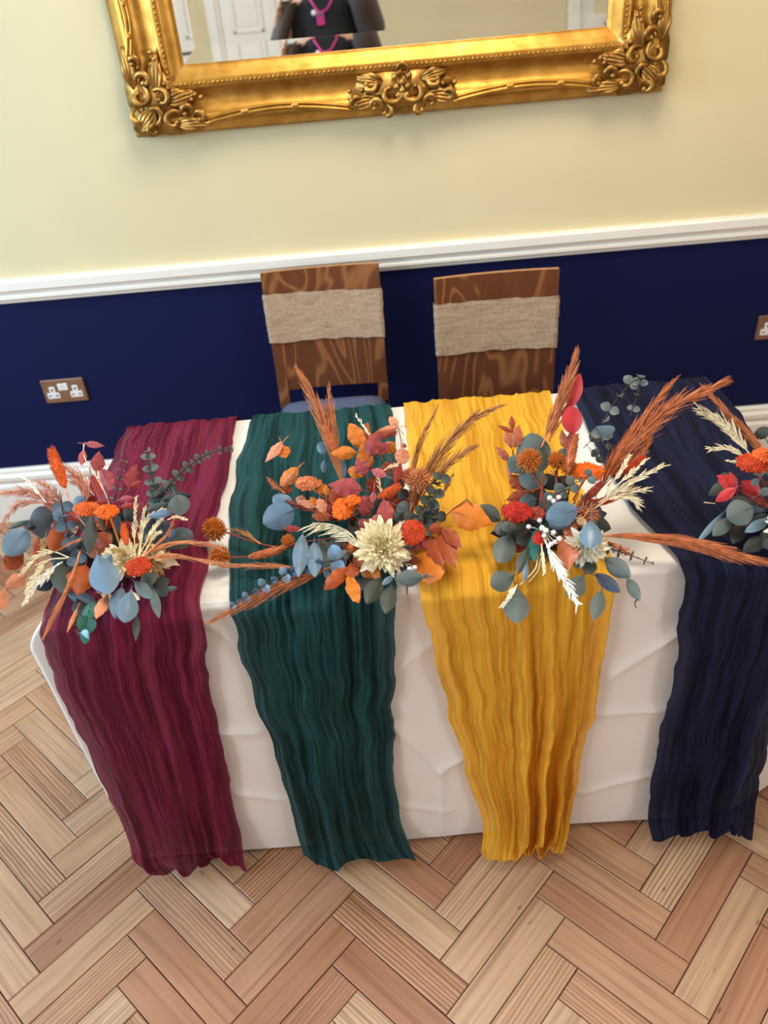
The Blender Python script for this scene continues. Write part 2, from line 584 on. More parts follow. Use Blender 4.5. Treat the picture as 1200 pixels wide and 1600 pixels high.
WL = [(-4.7, -3.1), (-2.05, -0.65)]
WR = [(-4.7, -3.1)]
side_wall('wall_left', -XW, WL)
side_wall('wall_right', XW, WR)
struct(mesh('ceiling', [(-XW, YB, ZC), (-XW, 0, ZC), (XW, 0, ZC), (XW, YB, ZC)], [(0, 1, 2, 3)], MT['ceiling'], None, False))
nwin = 0
for x, wins in ((-XW, WL), (XW, WR)):
    for (y0, y1) in wins:
        nwin += 1
        mb = MB()
        for a, b in ((y0, y0 + 0.06), (y1 - 0.06, y1), ((y0 + y1) / 2 - 0.02, (y0 + y1) / 2 + 0.02)):
            mb.box((x - 0.05, a, 0.75), (x + 0.05, b, 2.75), 0.004)
        for a, b in ((0.75, 0.81), (2.69, 2.75), (1.73, 1.77)):
            mb.box((x - 0.045, y0, a), (x + 0.045, y1, b), 0.004)
        w = struct(mb.build('window_%d' % nwin, MT['white_paint'], None, False), 'white painted sash window')
        gl = NT('window_glass'); gl.set(Base_Color=(1, 1, 1, 1), Roughness=0.0); gl.p.inputs['Transmission Weight'].default_value = 1.0
        gl.p.inputs['IOR'].default_value = 1.05
        for ya, yb_ in ((y0 + 0.06, (y0 + y1) / 2 - 0.02), ((y0 + y1) / 2 + 0.02, y1 - 0.06)):
            for za, zb in ((0.81, 1.73), (1.77, 2.69)):
                mesh('pane', [(x, ya, za), (x, yb_, za), (x, yb_, zb), (x, ya, zb)], [(0, 1, 2, 3)], gl.mat, w, False)


def moulding(name, prof, p0, p1, nrm, mat):
    """profile (out, z) swept from p0 to p1"""
    p0, p1, nrm = map(np.asarray, (p0, p1, nrm))
    V, Fc = [], []
    k = len(prof)
    for p in (p0, p1):
        for o, z in prof:
            V.append((p[0] + nrm[0] * o, p[1] + nrm[1] * o, z))
    for i in range(k - 1):
        Fc.append((i, i + 1, k + i + 1, k + i))
    Fc += [tuple(range(k)), tuple(range(k, 2 * k))]
    return struct(mesh(name, V, Fc, mat, None, False))


dado = [(0, DADO1), (0.022, DADO1), (0.03, DADO1 - 0.006), (0.03, DADO1 - 0.03), (0.02, DADO1 - 0.036), (0.017, DADO1 - 0.046),
        (0.022, DADO1 - 0.052), (0.022, DADO1 - 0.06), (0.012, DADO1 - 0.066), (0.01, DADO0), (0, DADO0)]
skirt = [(0, 0.223), (0.008, 0.223), (0.012, 0.214), (0.012, 0.203), (0.02, 0.193), (0.02, 0.178), (0.013, 0.165), (0.019, 0.152), (0.02, 0), (0, 0)]
moulding('trim_1', dado, (-XW, 0), (XW, 0), (0, -1), MT['white_paint'])
moulding('trim_2', dado, (-XW, YB), (XW, YB), (0, 1), MT['white_paint'])
moulding('trim_3', [(o, z) for o, z in dado if 1], (-XW, YB), (-XW, -4.7), (1, 0), MT['white_paint'])
moulding('baseboard_back', skirt, (-XW, 0), (XW, 0), (0, -1), MT['white_paint'])
moulding('baseboard_front', skirt, (-XW, YB), (XW, YB), (0, 1), MT['white_paint'])
moulding('baseboard_left', skirt, (-XW, YB), (-XW, 0), (1, 0), MT['white_paint'])
moulding('baseboard_right', skirt, (XW, YB), (XW, 0), (-1, 0), MT['white_paint'])

# panelled door in the far wall, seen only in the mirror
dx0, dx1 = -1.22, -0.34
mb = MB()
for a, b in ((dx0 - 0.13, dx0), (dx1, dx1 + 0.13)):
    mb.box((a, YB, 0), (b, YB + 0.05, 2.2), 0.01)
    mb.box((a + 0.03, YB, 0), (b - 0.03, YB + 0.07, 2.17), 0.012)
mb.box((dx0 - 0.13, YB, 2.07), (dx1 + 0.13, YB + 0.05, 2.2), 0.01)
door = struct(mb.build('door_1', MT['white_paint'], None, False), 'white panelled door in a moulded frame')
mb = MB()
mb.box((dx0, YB, 0.005), (dx1, YB + 0.03, 2.07), 0.003)
mb.build('door_leaf', MT['white_paint'], door, False)
dm = (dx0 + dx1) / 2
for (a, b) in ((dx0 + 0.1, dm - 0.05), (dm + 0.05, dx1 - 0.1)):
    for (c, d) in ((0.22, 0.86), (1.0, 1.93)):
        mb = MB()
        for q in (((a, c), (b, c + 0.03)), ((a, d - 0.03), (b, d)), ((a, c), (a + 0.03, d)), ((b - 0.03, c), (b, d))):
            mb.box((q[0][0], YB + 0.03, q[0][1]), (q[1][0], YB + 0.045, q[1][1]), 0.006)
        mb.box((a + 0.05, YB + 0.03, c + 0.05), (b - 0.05, YB + 0.037, d - 0.05), 0.004)
        mb.build('door_panel', MT['white_paint'], door, False)
mb = MB(); mb.ball((dx1 - 0.06, YB + 0.075, 0.95), 0.028); mb.tube([(dx1 - 0.06, YB + 0.03, 0.95), (dx1 - 0.06, YB + 0.075, 0.95)], 0.01)
mb.build('door_knob', MT['bronze'], door)
# white upright of a second doorway further right
mb = MB(); mb.box((2.02, YB, 0), (2.14, YB + 0.05, 2.2), 0.01); mb.box((2.9, YB, 0), (2.98, YB + 0.05, 2.2), 0.01); mb.box((2.02, YB, 2.08), (2.98, YB + 0.05, 2.2), 0.01)
d2 = struct(mb.build('door_2', MT['white_paint'], None, False), 'white door frame at the right of the far wall')
mb = MB(); mb.box((2.14, YB, 0.005), (2.9, YB + 0.02, 2.08), 0.003); mb.build('door_leaf', MT['white_paint'], d2, False)

# ------------------------------------------------------------------ parquet floor
BL, BW = 0.30979, 0.073123
TH = 0.76655
OX, OY = 0.23503, -1.60522
cu = np.array([math.cos(TH), -math.sin(TH)])     # block direction u
cv = np.array([math.sin(TH), math.cos(TH)])      # block direction v
XR_T, XL_T, YF_T, YB_T, ZT = 0.7726, -0.6349, -1.4483, -0.7724, 0.7536
floor = struct(mesh('floor', [(-XW, YB, -0.006), (XW, YB, -0.006), (XW, 0, -0.006), (-XW, 0, -0.006)], [(0, 1, 2, 3)], MT['subfloor'], None, False),
               'worn pine herringbone parquet floor')
blocks = []
for k in range(-70, 71):
    for nn in range(-16, 17):
        # v block: i in [kW + nL, +W], j in [-L + (k)W.. ] ; u block likewise
        i0 = -k * BW + nn * BL; j0 = -BL + k * BW + nn * BL
        blocks.append((i0 + BW / 2, j0 + BL / 2, 1))
        i1 = -k * BW + nn * BL; j1 = k * BW + nn * BL
        blocks.append((i1 + BL / 2, j1 + BW / 2, 0))
seen = {}
for (i, j, d) in blocks:
    p = np.array([OX, OY]) + i * cu + j * cv
    seen[(round(p[0], 3), round(p[1], 3))] = (p, d)
blocks = [b for b in seen.values() if -XW + 0.02 < b[0][0] < XW - 0.02 and YB + 0.02 < b[0][1] < -0.02]


def vis(p):
    D = np.array([p[0], p[1], 0]) - CAM
    w = D @ AX_F
    if w < 0.3: return None
    x, y = 600 + FPX * (D @ AX_R) / w, 800 - FPX * (D @ AX_U) / w
    if not (-70 < x < 1270 and -50 < y < 1670): return None
    for t in np.linspace(0.05, 0.97, 60):
        q = CAM + D * t
        if XL_T + 0.04 < q[0] < XR_T - 0.04 and YF_T + 0.09 < q[1] < YB_T - 0.04 and q[2] < ZT - 0.03: return None
    return w


def block_geo(dz=0.0):
    l, w, b, g = BL / 2 - 0.0010, BW / 2 - 0.0010, 0.0020, 0.006
    V = [(-l, -w, -g), (l, -w, -g), (l, w, -g), (-l, w, -g), (-l, -w, -b * .7), (l, -w, -b * .7), (l, w, -b * .7), (-l, w, -b * .7),
         (-l + b, -w + b, 0), (l - b, -w + b, 0), (l - b, w - b, 0), (-l + b, w - b, 0)]
    Fc = [(8, 9, 10, 11)]
    for a in (0, 4):
        for i in range(4):
            j = (i + 1) % 4
            Fc.append((a + i, a + j, a + 4 + j, a + 4 + i))
    return V, Fc


bV, bF = block_geo()
bme = bpy.data.meshes.new('plank')
bme.from_pydata(bV, [], bF)
bme.materials.append(MT['parquet'])
uvl = bme.uv_layers.new(name='UVMap')
for lp in bme.loops:
    v = bV[lp.vertex_index]; uvl.data[lp.index].uv = (v[0], v[1])
cand = []
for (p, d) in blocks:
    w = vis(p)
    if w is not None: cand.append((w, tuple(p), d))
cand.sort()
near = {c[1] for c in cand[:298]}
restV, restF, restUV = [], [], []
for (p, d) in blocks:
    ang = -TH + (PI / 2 if d else 0)
    dz = random.uniform(-0.0007, 0.0)
    M = Matrix.Translation((p[0], p[1], dz)) @ Matrix.Rotation(ang + random.uniform(-.003, .003) + (PI if random.random() < .5 else 0), 4, 'Z') @ Matrix.Rotation(random.uniform(-.004, .004), 4, 'X')
    if tuple(p) in near:
        inst('plank', bme, floor, M)
    else:
        n = len(restV)
        restV += [tuple(M @ Vector(v)) for v in bV]
        for f in bF:
            restF.append(tuple(i + n for i in f)); restUV += [(bV[i][0], bV[i][1]) for i in f]
rest = mesh('further_planks', restV, restF, MT['parquet'], floor, False, kind='stuff')
uvl = rest.data.uv_layers.new(name='UVMap')
uvl.data.foreach_set('uv', np.array(restUV, np.float32).ravel())

# ------------------------------------------------------------------ table and cloth
table = thing('trestle_table', (0.07, -1.11, 0), 'folding rectangular table hidden under the white tablecloth', 'table')
mb = MB(); mb.box((XL_T + 0.012, YF_T + 0.012, ZT - 0.035), (XR_T - 0.012, YB_T - 0.012, ZT - 0.006), 0.004); mb.build('table_top', MT['table_board'], table, False)
for sx in (XL_T + 0.12, XR_T - 0.12):
    for sy in (YF_T + 0.1, YB_T - 0.1):
        mb = MB(); mb.tube([(sx, sy, 0.0), (sx, sy, ZT - 0.036)], 0.014, 8); mb.build('leg', MT['grey_metal'], table)
    mb = MB(); mb.tube([(sx, YF_T + 0.1, 0.2), (sx, YB_T - 0.1, 0.2)], 0.01, 8); mb.build('brace', MT['grey_metal'], table)

# cloth: loops around the table, from the middle of the top out to the edge and down to the hem
def seg_line(n, a, b):
    t = np.linspace(0, 1, n, endpoint=False)[:, None]
    return np.array(a) * (1 - t) + np.array(b) * t


per = np.vstack([seg_line(240, (XL_T, YF_T), (XR_T, YF_T)), seg_line(60, (XR_T, YF_T), (XR_T, YB_T)),
                 seg_line(80, (XR_T, YB_T), (XL_T, YB_T)), seg_line(60, (XL_T, YB_T), (XL_T, YF_T))])
nP = len(per)
side = np.array([0] * 240 + [1] * 60 + [2] * 80 + [3] * 60)
outn = np.array([[(0, -1), (1, 0), (0, 1), (-1, 0)][s] for s in side], float)
CREASE = []
for (a, b, c, d, amp) in ((612, 1128, 688, 1196, .006), (688, 1196, 690, 1292, .0035), (688, 1196, 722, 1180, .004), (612, 1048, 690, 992, .003), (955, 1052, 1062, 984, .006),
                          (925, 1112, 1040, 1104, .005), (905, 1236, 1018, 1204, .005), (330, 1138, 400, 1140, .006), (312, 964, 372, 1002, .004), (372, 1234, 460, 1246, .005),
                          (985, 915, 1030, 962, .003), (620, 1252, 700, 1262, .003)):
    p, q = on_y(a, b, YF_T), on_y(c, d, YF_T)
    CREASE.append((p[[0, 2]], q[[0, 2]], amp))


def crease(x, z):
    h = np.zeros_like(x)
    for p, q, amp in CREASE:
        d = q - p; L2 = d @ d
        t = np.clip(((x - p[0]) * d[0] + (z - p[1]) * d[1]) / L2, 0, 1)
        dx, dz = x - p[0] - t * d[0], z - p[1] - t * d[1]
        h += amp * 1.7 * np.exp(-np.sqrt(dx * dx + dz * dz) / 0.011)
    return h


V, Fc = [], []
rows = []
ctr = np.array([(XL_T + XR_T) / 2, (YF_T + YB_T) / 2])
for s in (0.0, 0.3, 0.6, 0.8, 0.9, 0.96, 0.985):
    P = ctr + (per - ctr) * max(s, 0.001)
    z = ZT + 0.0012 * vnoise(P[:, 0] * 9, P[:, 1] * 9, 3)
    rows.append(np.column_stack([P, z]))
for ang in (30, 60):
    a = math.radians(ang)
    P = per + outn * (-0.008 + 0.008 * math.sin(a))
    rows.append(np.column_stack([P, np.full(nP, ZT - 0.008 + 0.008 * math.cos(a))]))
dist_c = [np.hypot(per[:, 0] - c[0], per[:, 1] - c[1]) for c in ((XL_T, YF_T), (XR_T, YF_T), (XR_T, YB_T), (XL_T, YB_T))]
diag = [np.array(v, float) for v in ((-1, -.08), (.7, -.3), (.7, .7), (-.7, .7))]
nz = 110
for k in range(nz + 1):
    t = k / nz
    z = (ZT - 0.008) * (1 - t) + 0.010 * t
    off = 0.002 + 0.004 * t + 0.004 * vnoise(per[:, 0] * 5 + per[:, 1] * 4, np.full(nP, z * 3.0), 5) * min(1, t * 4)
    off = off + np.where(side == 0, crease(per[:, 0], np.full(nP, z)), 0)
    yy = (per[:, 1] - YF_T) / (YB_T - YF_T)
    off = off + np.where(side == 1, 0.17 * t * np.sin(np.clip(yy, 0, 1) * PI) ** 0.8, 0)
    P = per + outn * off[:, None]
    bul = [0.045, 0.03, 0.008, 0.008]
    for c in range(4):
        prof = math.sin(min(1, t / 0.09) * PI / 2) * (1 - t) ** 0.8 if c == 0 else math.sin(min(1, t / 0.3) * PI / 2) * (1 - .6 * t)
        if c == 1: prof = prof * (1 - t) - 1.6 * t
        P = P + diag[c] * (bul[c] * prof * np.exp(-(dist_c[c] / 0.05) ** 2))[:, None]
    zz = np.full(nP, z)
    if t > 0.9: zz = zz + (t - 0.9) * 10 * 0.004 * vnoise(per[:, 0] * 7, per[:, 1] * 7, 9)
    rows.append(np.column_stack([P, zz]))
V = np.vstack(rows)
for r in range(len(rows) - 1):
    for j in range(nP):
        a, b = r * nP + j, r * nP + (j + 1) % nP
        Fc.append((a, a + nP, b + nP, b) if True else None)
cloth = mesh('tablecloth', V, [f[::-1] for f in Fc], MT['cotton'])
tag(cloth, 'white cotton tablecloth with pressed fold creases draped to the floor', 'tablecloth')

# ------------------------------------------------------------------ gauze runners
def runner(name, mat, stations, label, seed, folds=(), amp=1.0, endamp=0.02):
    Ls, Rs = [], []
    for st in stations:
        mode, l, r = st
        def cv_(p):
            if mode == 't': return on_z(p[0], p[1], ZT + 0.003)
            if mode == 'f': return on_y(p[0], p[1], YF_T - 0.014)
            q = on_z(p[0], p[1], 0.004); q[1] = min(q[1], YF_T - 0.03); return q
        a = cv_(l)
        b = np.array([XR_T + 0.010, a[1], a[2]]) if r == 'x' else cv_(r)
        if mode == 't':
            a[0] = max(a[0], XL_T + 0.004); b[0] = min(b[0], XR_T + 0.012)
        Ls.append(a); Rs.append(b)
    # tail behind the table
    for E in (Ls, Rs):
        e = E[0].copy(); e[1] = YB_T - 0.006
        E[0] = e.copy()
        e1 = e.copy(); e1[1] = YB_T + 0.012; e1[2] = ZT - 0.02
        e2 = e1.copy(); e2[2] = ZT - 0.2; e2[1] += 0.004
        E.insert(0, e1); E.insert(0, e2)
    # corner stations where the cloth bends over the front edge
    it = max(i for i, s in enumerate(stations) if s[0] == 't') + 2
    for E in (Ls, Rs):
        a, b = E[it], E[it + 1]
        c = a * 0.5 + b * 0.5
        t0 = a.copy(); t0[1] = YF_T + 0.012; t0[2] = ZT + 0.003; t0[0] = a[0] + (b[0] - a[0]) * 0.35
        t1 = t0.copy(); t1[1] = YF_T - 0.014; t1[2] = ZT - 0.014
        if a[1] < YF_T + 0.03: E[it] = t0; E.insert(it + 1, t1)
        else: E.insert(it + 1, t0); E.insert(it + 2, t1)
    Ls, Rs = np.array(Ls), np.array(Rs)
    mid = (Ls + Rs) / 2
    sl = np.concatenate([[0], np.cumsum(np.linalg.norm(np.diff(mid, axis=0), axis=1))])
    nu, nv = 120, 340
    ss = np.linspace(0, sl[-1], nv)
    def samp(Pp):
        return np.stack([np.interp(ss, sl, Pp[:, k]) for k in range(3)], -1)
    L, R = samp(Ls), samp(Rs)
    # smooth x of the edges, add a ragged selvedge
    kx = np.hanning(15); kx /= kx.sum()
    for E, sd in ((L, 1), (R, 2)):
        E[:, 0] = np.convolve(np.pad(E[:, 0], 7, 'edge'), kx, 'valid')
        E[:, 0] += 0.005 * vnoise(ss * 13, ss * 0 + sd, seed + sd) + 0.002 * vnoise(ss * 41, ss * 0 + sd, seed + sd + 5)
    tt = np.linspace(0, 1, nu)
    ke = np.hanning(41); ke /= ke.sum()
    we = np.clip((0.16 - (L[:, 2] + R[:, 2]) / 2) / 0.12, 0, 1)[:, None] * np.clip((ss - sl[-1] * .5) / .1, 0, 1)[:, None]
    for E in (L, R):
        S = np.stack([np.convolve(np.pad(E[:, k], 20, 'edge'), ke, 'valid') for k in range(3)], -1)
        E[:] = E * (1 - we) + S * we
    G = L[:, None, :] * (1 - tt)[None, :, None] + R[:, None, :] * tt[None, :, None]
    width = np.linalg.norm(Rs - Ls, axis=1).mean()
    U = tt[None, :] * width + 0 * ss[:, None]
    Sg = ss[:, None] + 0 * tt[None, :]
    du = np.gradient(G, axis=1); ds = np.gradient(G, axis=0)
    N = np.cross(du, ds); N /= np.linalg.norm(N, axis=2)[:, :, None] + 1e-12
    sgn = np.sign((N[nv // 3, nu // 2] @ np.array([0, -0.6, 0.8]))); N = N * sgn
    for _ in range(3):
        Np = np.pad(N, ((2, 2), (0, 0), (0, 0)), 'edge'); N = (Np[:-4] + Np[1:-3] + Np[2:-2] + Np[3:-1] + Np[4:]) / 5
    N /= np.linalg.norm(N, axis=2)[:, :, None] + 1e-12
    warp = 0.010 * vnoise(U * 7, Sg * 2.2, seed + 11) + 0.003 * vnoise(U * 20, Sg * 9, seed + 12)
    h = (1 - np.abs(vnoise((U + warp) / 0.034, Sg / 0.62, seed + 21))) * 0.0085
    h += (1 - np.abs(vnoise((U + warp) / 0.0145, Sg / 0.26, seed + 22))) * 0.0056
    h += vnoise((U + warp) / 0.0062, Sg / 0.09, seed + 23) * 0.0017 + vnoise(U / 0.022 + Sg * 6, Sg / 0.04, seed + 24) * 0.0014
    front = np.clip((YF_T + 0.02 - G[:, :, 1]) / 0.03, 0, 1)
    h = h * amp * (0.75 + 0.7 * front)
    fr = np.clip((ss - ss[np.argmax(front[:, nu // 2] > 0.5)]) / 0.7, 0, 1)
    for (t0, wd, am) in folds:
        h += fr[:, None] ** 0.7 * am * np.exp(-((tt[None, :] - t0 - 0.03 * np.sin(ss[:, None] * 7)) / wd) ** 2)
    G = G + N * (h + 0.001)[:, :, None]
    # ragged end on the floor
    endw = np.clip((ss - (ss[-1] - 0.10)) / 0.10, 0, 1)[:, None]
    G[:, :, 1] += -endw * endamp * (vnoise(tt[None, :] * 4, 0 * Sg, seed + 31) + 0.25 * vnoise(tt[None, :] * 11, 0 * Sg, seed + 32))
    G[:, :, 2] = np.where(G[:, :, 2] < 0.05, np.maximum(G[:, :, 2], 0.004) + endw * 0.012 * (1 + vnoise(tt[None, :] * 11, Sg * 12, seed + 33)), G[:, :, 2])
    V = G.reshape(-1, 3)
    Fc = []
    for i in range(nv - 1):
        for j in range(nu - 1):
            a = i * nu + j
            Fc.append((a, a + 1, a + nu + 1, a + nu))
    o = mesh(name, V, Fc, mat)
    uv = o.data.uv_layers.new(name='UVMap')
    li = np.empty(len(o.data.loops), np.int32); o.data.loops.foreach_get('vertex_index', li)
    UV = np.stack([U.ravel(), Sg.ravel() + seed], -1)[li]
    uv.data.foreach_set('uv', UV.astype(np.float32).ravel())
    return tag(o, label, 'table runner', 'gauze table runners')


runner('table_runner', MT['burgundy'], [
    ('t', (172, 664), (372, 655)), ('t', (150, 740), (356, 740)), ('t', (112, 850), (330, 850)), ('t', (78, 936), (322, 922)),
    ('f', (64, 985), (318, 965)), ('f', (92, 1065), (332, 1060)), ('f', (128, 1140), (347, 1150)), ('f', (166, 1215), (362, 1220)), ('f', (198, 1276), (375, 1275)),
    ('g', (222, 1330), (386, 1318)), ('g', (250, 1364), (400, 1340))],
    'crinkled burgundy gauze runner on the left end of the table', 3, folds=((.15, .05, .02), (.45, .06, .022), (.62, .03, .02), (.85, .05, .02)), amp=1.0, endamp=0.03)
runner('table_runner', MT['green'], [
    ('t', (396, 644), (614, 630)), ('t', (374, 720), (622, 715)), ('t', (360, 800), (622, 800)), ('t', (357, 905), (618, 900)),
    ('f', (366, 960), (616, 950)), ('f', (392, 1070), (615, 1070)), ('f', (428, 1160), (615, 1150)), ('f', (452, 1235), (618, 1225)), ('f', (466, 1285), (624, 1278)),
    ('g', (474, 1322), (640, 1310)), ('g', (486, 1350), (656, 1352))],
    'crinkled dark teal green gauze runner between the burgundy and mustard ones', 17, folds=((.1, .05, .015), (.35, .05, .022), (.55, .04, .022), (.8, .05, .018)), endamp=0.025)
runner('table_runner', MT['mustard'], [
    ('t', (632, 632), (858, 610)), ('t', (640, 720), (888, 700)), ('t', (645, 820), (925, 800)), ('t', (652, 905), (958, 885)),
    ('f', (662, 948), (958, 930)), ('f', (680, 1020), (942, 1020)), ('f', (703, 1120), (925, 1110)), ('f', (735, 1222), (905, 1190)), ('f', (758, 1276), (893, 1268)),
    ('g', (752, 1312), (889, 1310)), ('g', (750, 1362), (872, 1345))],
    'crinkled mustard yellow gauze runner with deep pleats near the floor', 29, folds=((0.50, .035, .05), (0.66, .03, .058), (0.83, .03, .045), (.58, .02, .02), (.2, .05, .02)), amp=0.9, endamp=0.02)
runner('table_runner', MT['navy'], [
    ('t', (890, 612), 'x'), ('t', (928, 700), 'x'), ('t', (990, 805), 'x'), ('t', (1058, 890), 'x'),
    ('f', (1058, 960), (1272, 960)), ('f', (1045, 1050), (1232, 1050)), ('f', (1028, 1140), (1199, 1140)), ('f', (1010, 1225), (1184, 1215)), ('f', (1004, 1268), (1176, 1265)),
    ('g', (1006, 1302), (1172, 1300)), ('g', (1022, 1326), (1168, 1326))],
    'crinkled navy blue gauze runner on the right end of the table', 41, folds=((0.25, .05, .03), (0.55, .04, .03), (0.8, .05, .035)), endamp=0.02)
# ------------------------------------------------------------------ gilt mirror
MX0, MX1, MZ0, MZ1, FW = -0.634, 0.849, 1.272, 2.36, 0.168
mir = thing('wall_mirror', (0.107, 0, MZ0), 'large mirror in an ornate gilt scrollwork frame above the dado rail', 'mirror')
PROF = [(0.0, 0.002), (0.0, 0.022), (0.012, 0.034), (0.028, 0.05), (0.036, 0.054), (0.044, 0.052), (0.052, 0.042), (0.066, 0.033), (0.086, 0.032), (0.104, 0.038),
        (0.112, 0.046), (0.118, 0.047), (0.132, 0.047), (0.138, 0.043), (0.146, 0.036), (0.158, 0.030), (FW, 0.024), (FW, 0.010)]


def rail(k):
    cs = [(MX0, MZ0, 1, 1), (MX1, MZ0, -1, 1), (MX1, MZ1, -1, -1), (MX0, MZ1, 1, -1)]
    a, b = cs[k], cs[(k + 1) % 4]
    V, Fc = [], []
    n = len(PROF)
    for c in (a, b):
        for e, h in PROF:
            V.append((c[0] + c[2] * e, -h, c[1] + c[3] * e))
    for i in range(n - 1):
        Fc.append((i, n + i, n + i + 1, i + 1))
    return mesh('frame_rail', V, Fc, MT['gold'], mir, True)


for k in range(4): rail(k)
gx0, gx1, gz0, gz1 = MX0 + FW - 0.004, MX1 - FW + 0.004, MZ0 + FW - 0.004, MZ1 - FW + 0.004
BV = 0.042
dh = BV * math.tan(math.radians(2.0))
V = [(gx0, -0.012 - dh, gz0), (gx1, -0.012 - dh, gz0), (gx1, -0.012 - dh, gz1), (gx0, -0.012 - dh, gz1),
     (gx0 + BV, -0.012, gz0 + BV), (gx1 - BV, -0.012, gz0 + BV), (gx1 - BV, -0.012, gz1 - BV), (gx0 + BV, -0.012, gz1 - BV)]
gl = mesh('glass', V[4:], [(0, 1, 2, 3)], MT['mirror'], mir, False)
mesh('bevel', V, [(i, (i + 1) % 4, 4 + (i + 1) % 4, 4 + i) for i in range(4)], MT['mirror'], gl, False, label='angled border of the mirror glass')
# beading along the inner band
mb = MB()
def bead_line(x0, z0, x1, z1):
    L = math.hypot(x1 - x0, z1 - z0); n = int(L / 0.0125)
    for i in range(n):
        t = (i + .5) / n
        k = 0.0048 if i % 4 else 0.0034
        mb.ball((x0 + (x1 - x0) * t, -0.0475, z0 + (z1 - z0) * t), k, n=6, m=4)
B = 0.125
bead_line(MX0 + B, MZ0 + B, MX1 - B, MZ0 + B); bead_line(MX0 + B, MZ1 - B, MX1 - B, MZ1 - B)
bead_line(MX0 + B, MZ0 + B, MX0 + B, MZ1 - B); bead_line(MX1 - B, MZ0 + B, MX1 - B, MZ1 - B)
mb.build('beading', MT['gold'], mir, kind='stuff')


def scroll_pts(cx, cz, r0, r1, a0, a1, n=26):
    t = np.linspace(0, 1, n)
    r = r0 * (r1 / r0) ** t
    a = np.radians(a0 + (a1 - a0) * t)
    return np.column_stack([cx + r * np.cos(a), cz + r * np.sin(a)])


def relief(mb, P2, r, depth, T, lift=0.010):
    P2 = np.asarray(P2, float)
    k = len(P2)
    rr = r * (0.35 + 0.65 * np.sin(np.linspace(0.12, 0.9, k) * PI))
    P3 = [T(u, v, depth + lift * math.sin(PI * i / (k - 1))) for i, (u, v) in enumerate(P2)]
    mb.tube(P3, rr, 7)
    mb.ball(T(*P2[-1], depth + 0.004), r * 0.95, n=8, m=6)


def acanthus(mb, u0, v0, u1, v1, w, depth, T, ribs=5):
    d = np.array([u1 - u0, v1 - v0]); L = np.linalg.norm(d); d /= L; s = np.array([-d[1], d[0]])
    for i in range(ribs):
        f = (i - (ribs - 1) / 2) / max(1, (ribs - 1) / 2)
        t = np.linspace(0, 1, 10)
        off = f * w * np.sin(t * PI * 0.85)
        ln = L * (1 - 0.25 * abs(f))
        P = [(u0 + d[0] * ln * q + s[0] * o, v0 + d[1] * ln * q + s[1] * o) for q, o in zip(t, off)]
        P3 = [T(a, b, depth + 0.012 * math.sin(PI * q)) for (a, b), q in zip(P, t)]
        mb.tube(P3, 0.0058 * (0.45 + np.sin(t * PI * .9) * .75), 6)


# corner cartouche in local coordinates: u along the horizontal rail, v along the vertical rail, from the outer corner
CORNER = [(.070, .062, .034, .010, 200, 560), (.040, .105, .030, .010, 60, -250), (.118, .040, .030, .010, 30, 330), (.062, .145, .026, .008, 200, -120),
          (.158, .062, .024, .008, -60, 240), (.100, .098, .028, .009, 140, -160), (.026, .058, .022, .008, 90, 400), (.058, .020, .020, .008, 10, 320),
          (.195, .045, .020, .007, 180, -110), (.045, .190, .018, .007, -80, 220)]
for (cx, cz, sx, sz) in ((MX0, MZ0, 1, 1), (MX1, MZ0, -1, 1), (MX1, MZ1, -1, -1), (MX0, MZ1, 1, -1)):
    def T(u, v, h, cx=cx, cz=cz, sx=sx, sz=sz): return (cx + sx * u, -h, cz + sz * v)
    mb = MB()
    # plaster ground of the corner, thick and lobed
    ring = []
    for i in range(40):
        a = 2 * PI * i / 40
        r = 0.088 + 0.012 * math.sin(5 * a + 1) + 0.008 * math.sin(9 * a)
        ring.append((max(-0.004, 0.083 + r * 1.1 * math.cos(a)), max(-0.004, 0.083 + r * 1.1 * math.sin(a))))
    V = [T(u, v, 0.012) for u, v in ring] + [T(.083 + (u - .083) * .93, .083 + (v - .083) * .93, 0.045) for u, v in ring] + [T(.083, .083, .058)]
    Fc = [(i, (i + 1) % 40, 40 + (i + 1) % 40, 40 + i) for i in range(40)] + [(40 + i, 40 + (i + 1) % 40, 80) for i in range(40)]
    mb.add(V, Fc)
    for (u, v, r0, r1, a0, a1) in CORNER:
        relief(mb, scroll_pts(u, v, r0, r1, a0, a1), 0.0082, 0.054, T)
    acanthus(mb, .02, .02, .085, .085, .018, .052, T)
    acanthus(mb, .10, .085, .20, .105, .014, .046, T, 4); acanthus(mb, .085, .10, .105, .215, .014, .046, T, 4)
    acanthus(mb, .12, .03, .23, .022, .012, .046, T, 4); acanthus(mb, .03, .12, .022, .235, .012, .046, T, 4)
    for (u, v) in ((.178, .088), (.19, .10), (.172, .103), (.205, .092), (.088, .18), (.10, .192), (.103, .172), (.092, .208), (.12, .12), (.132, .112), (.112, .132)):
        mb.ball(T(u, v, .054), .0075, n=7, m=5)
    mb.build('corner_ornament', MT['aged_gold'], mir)
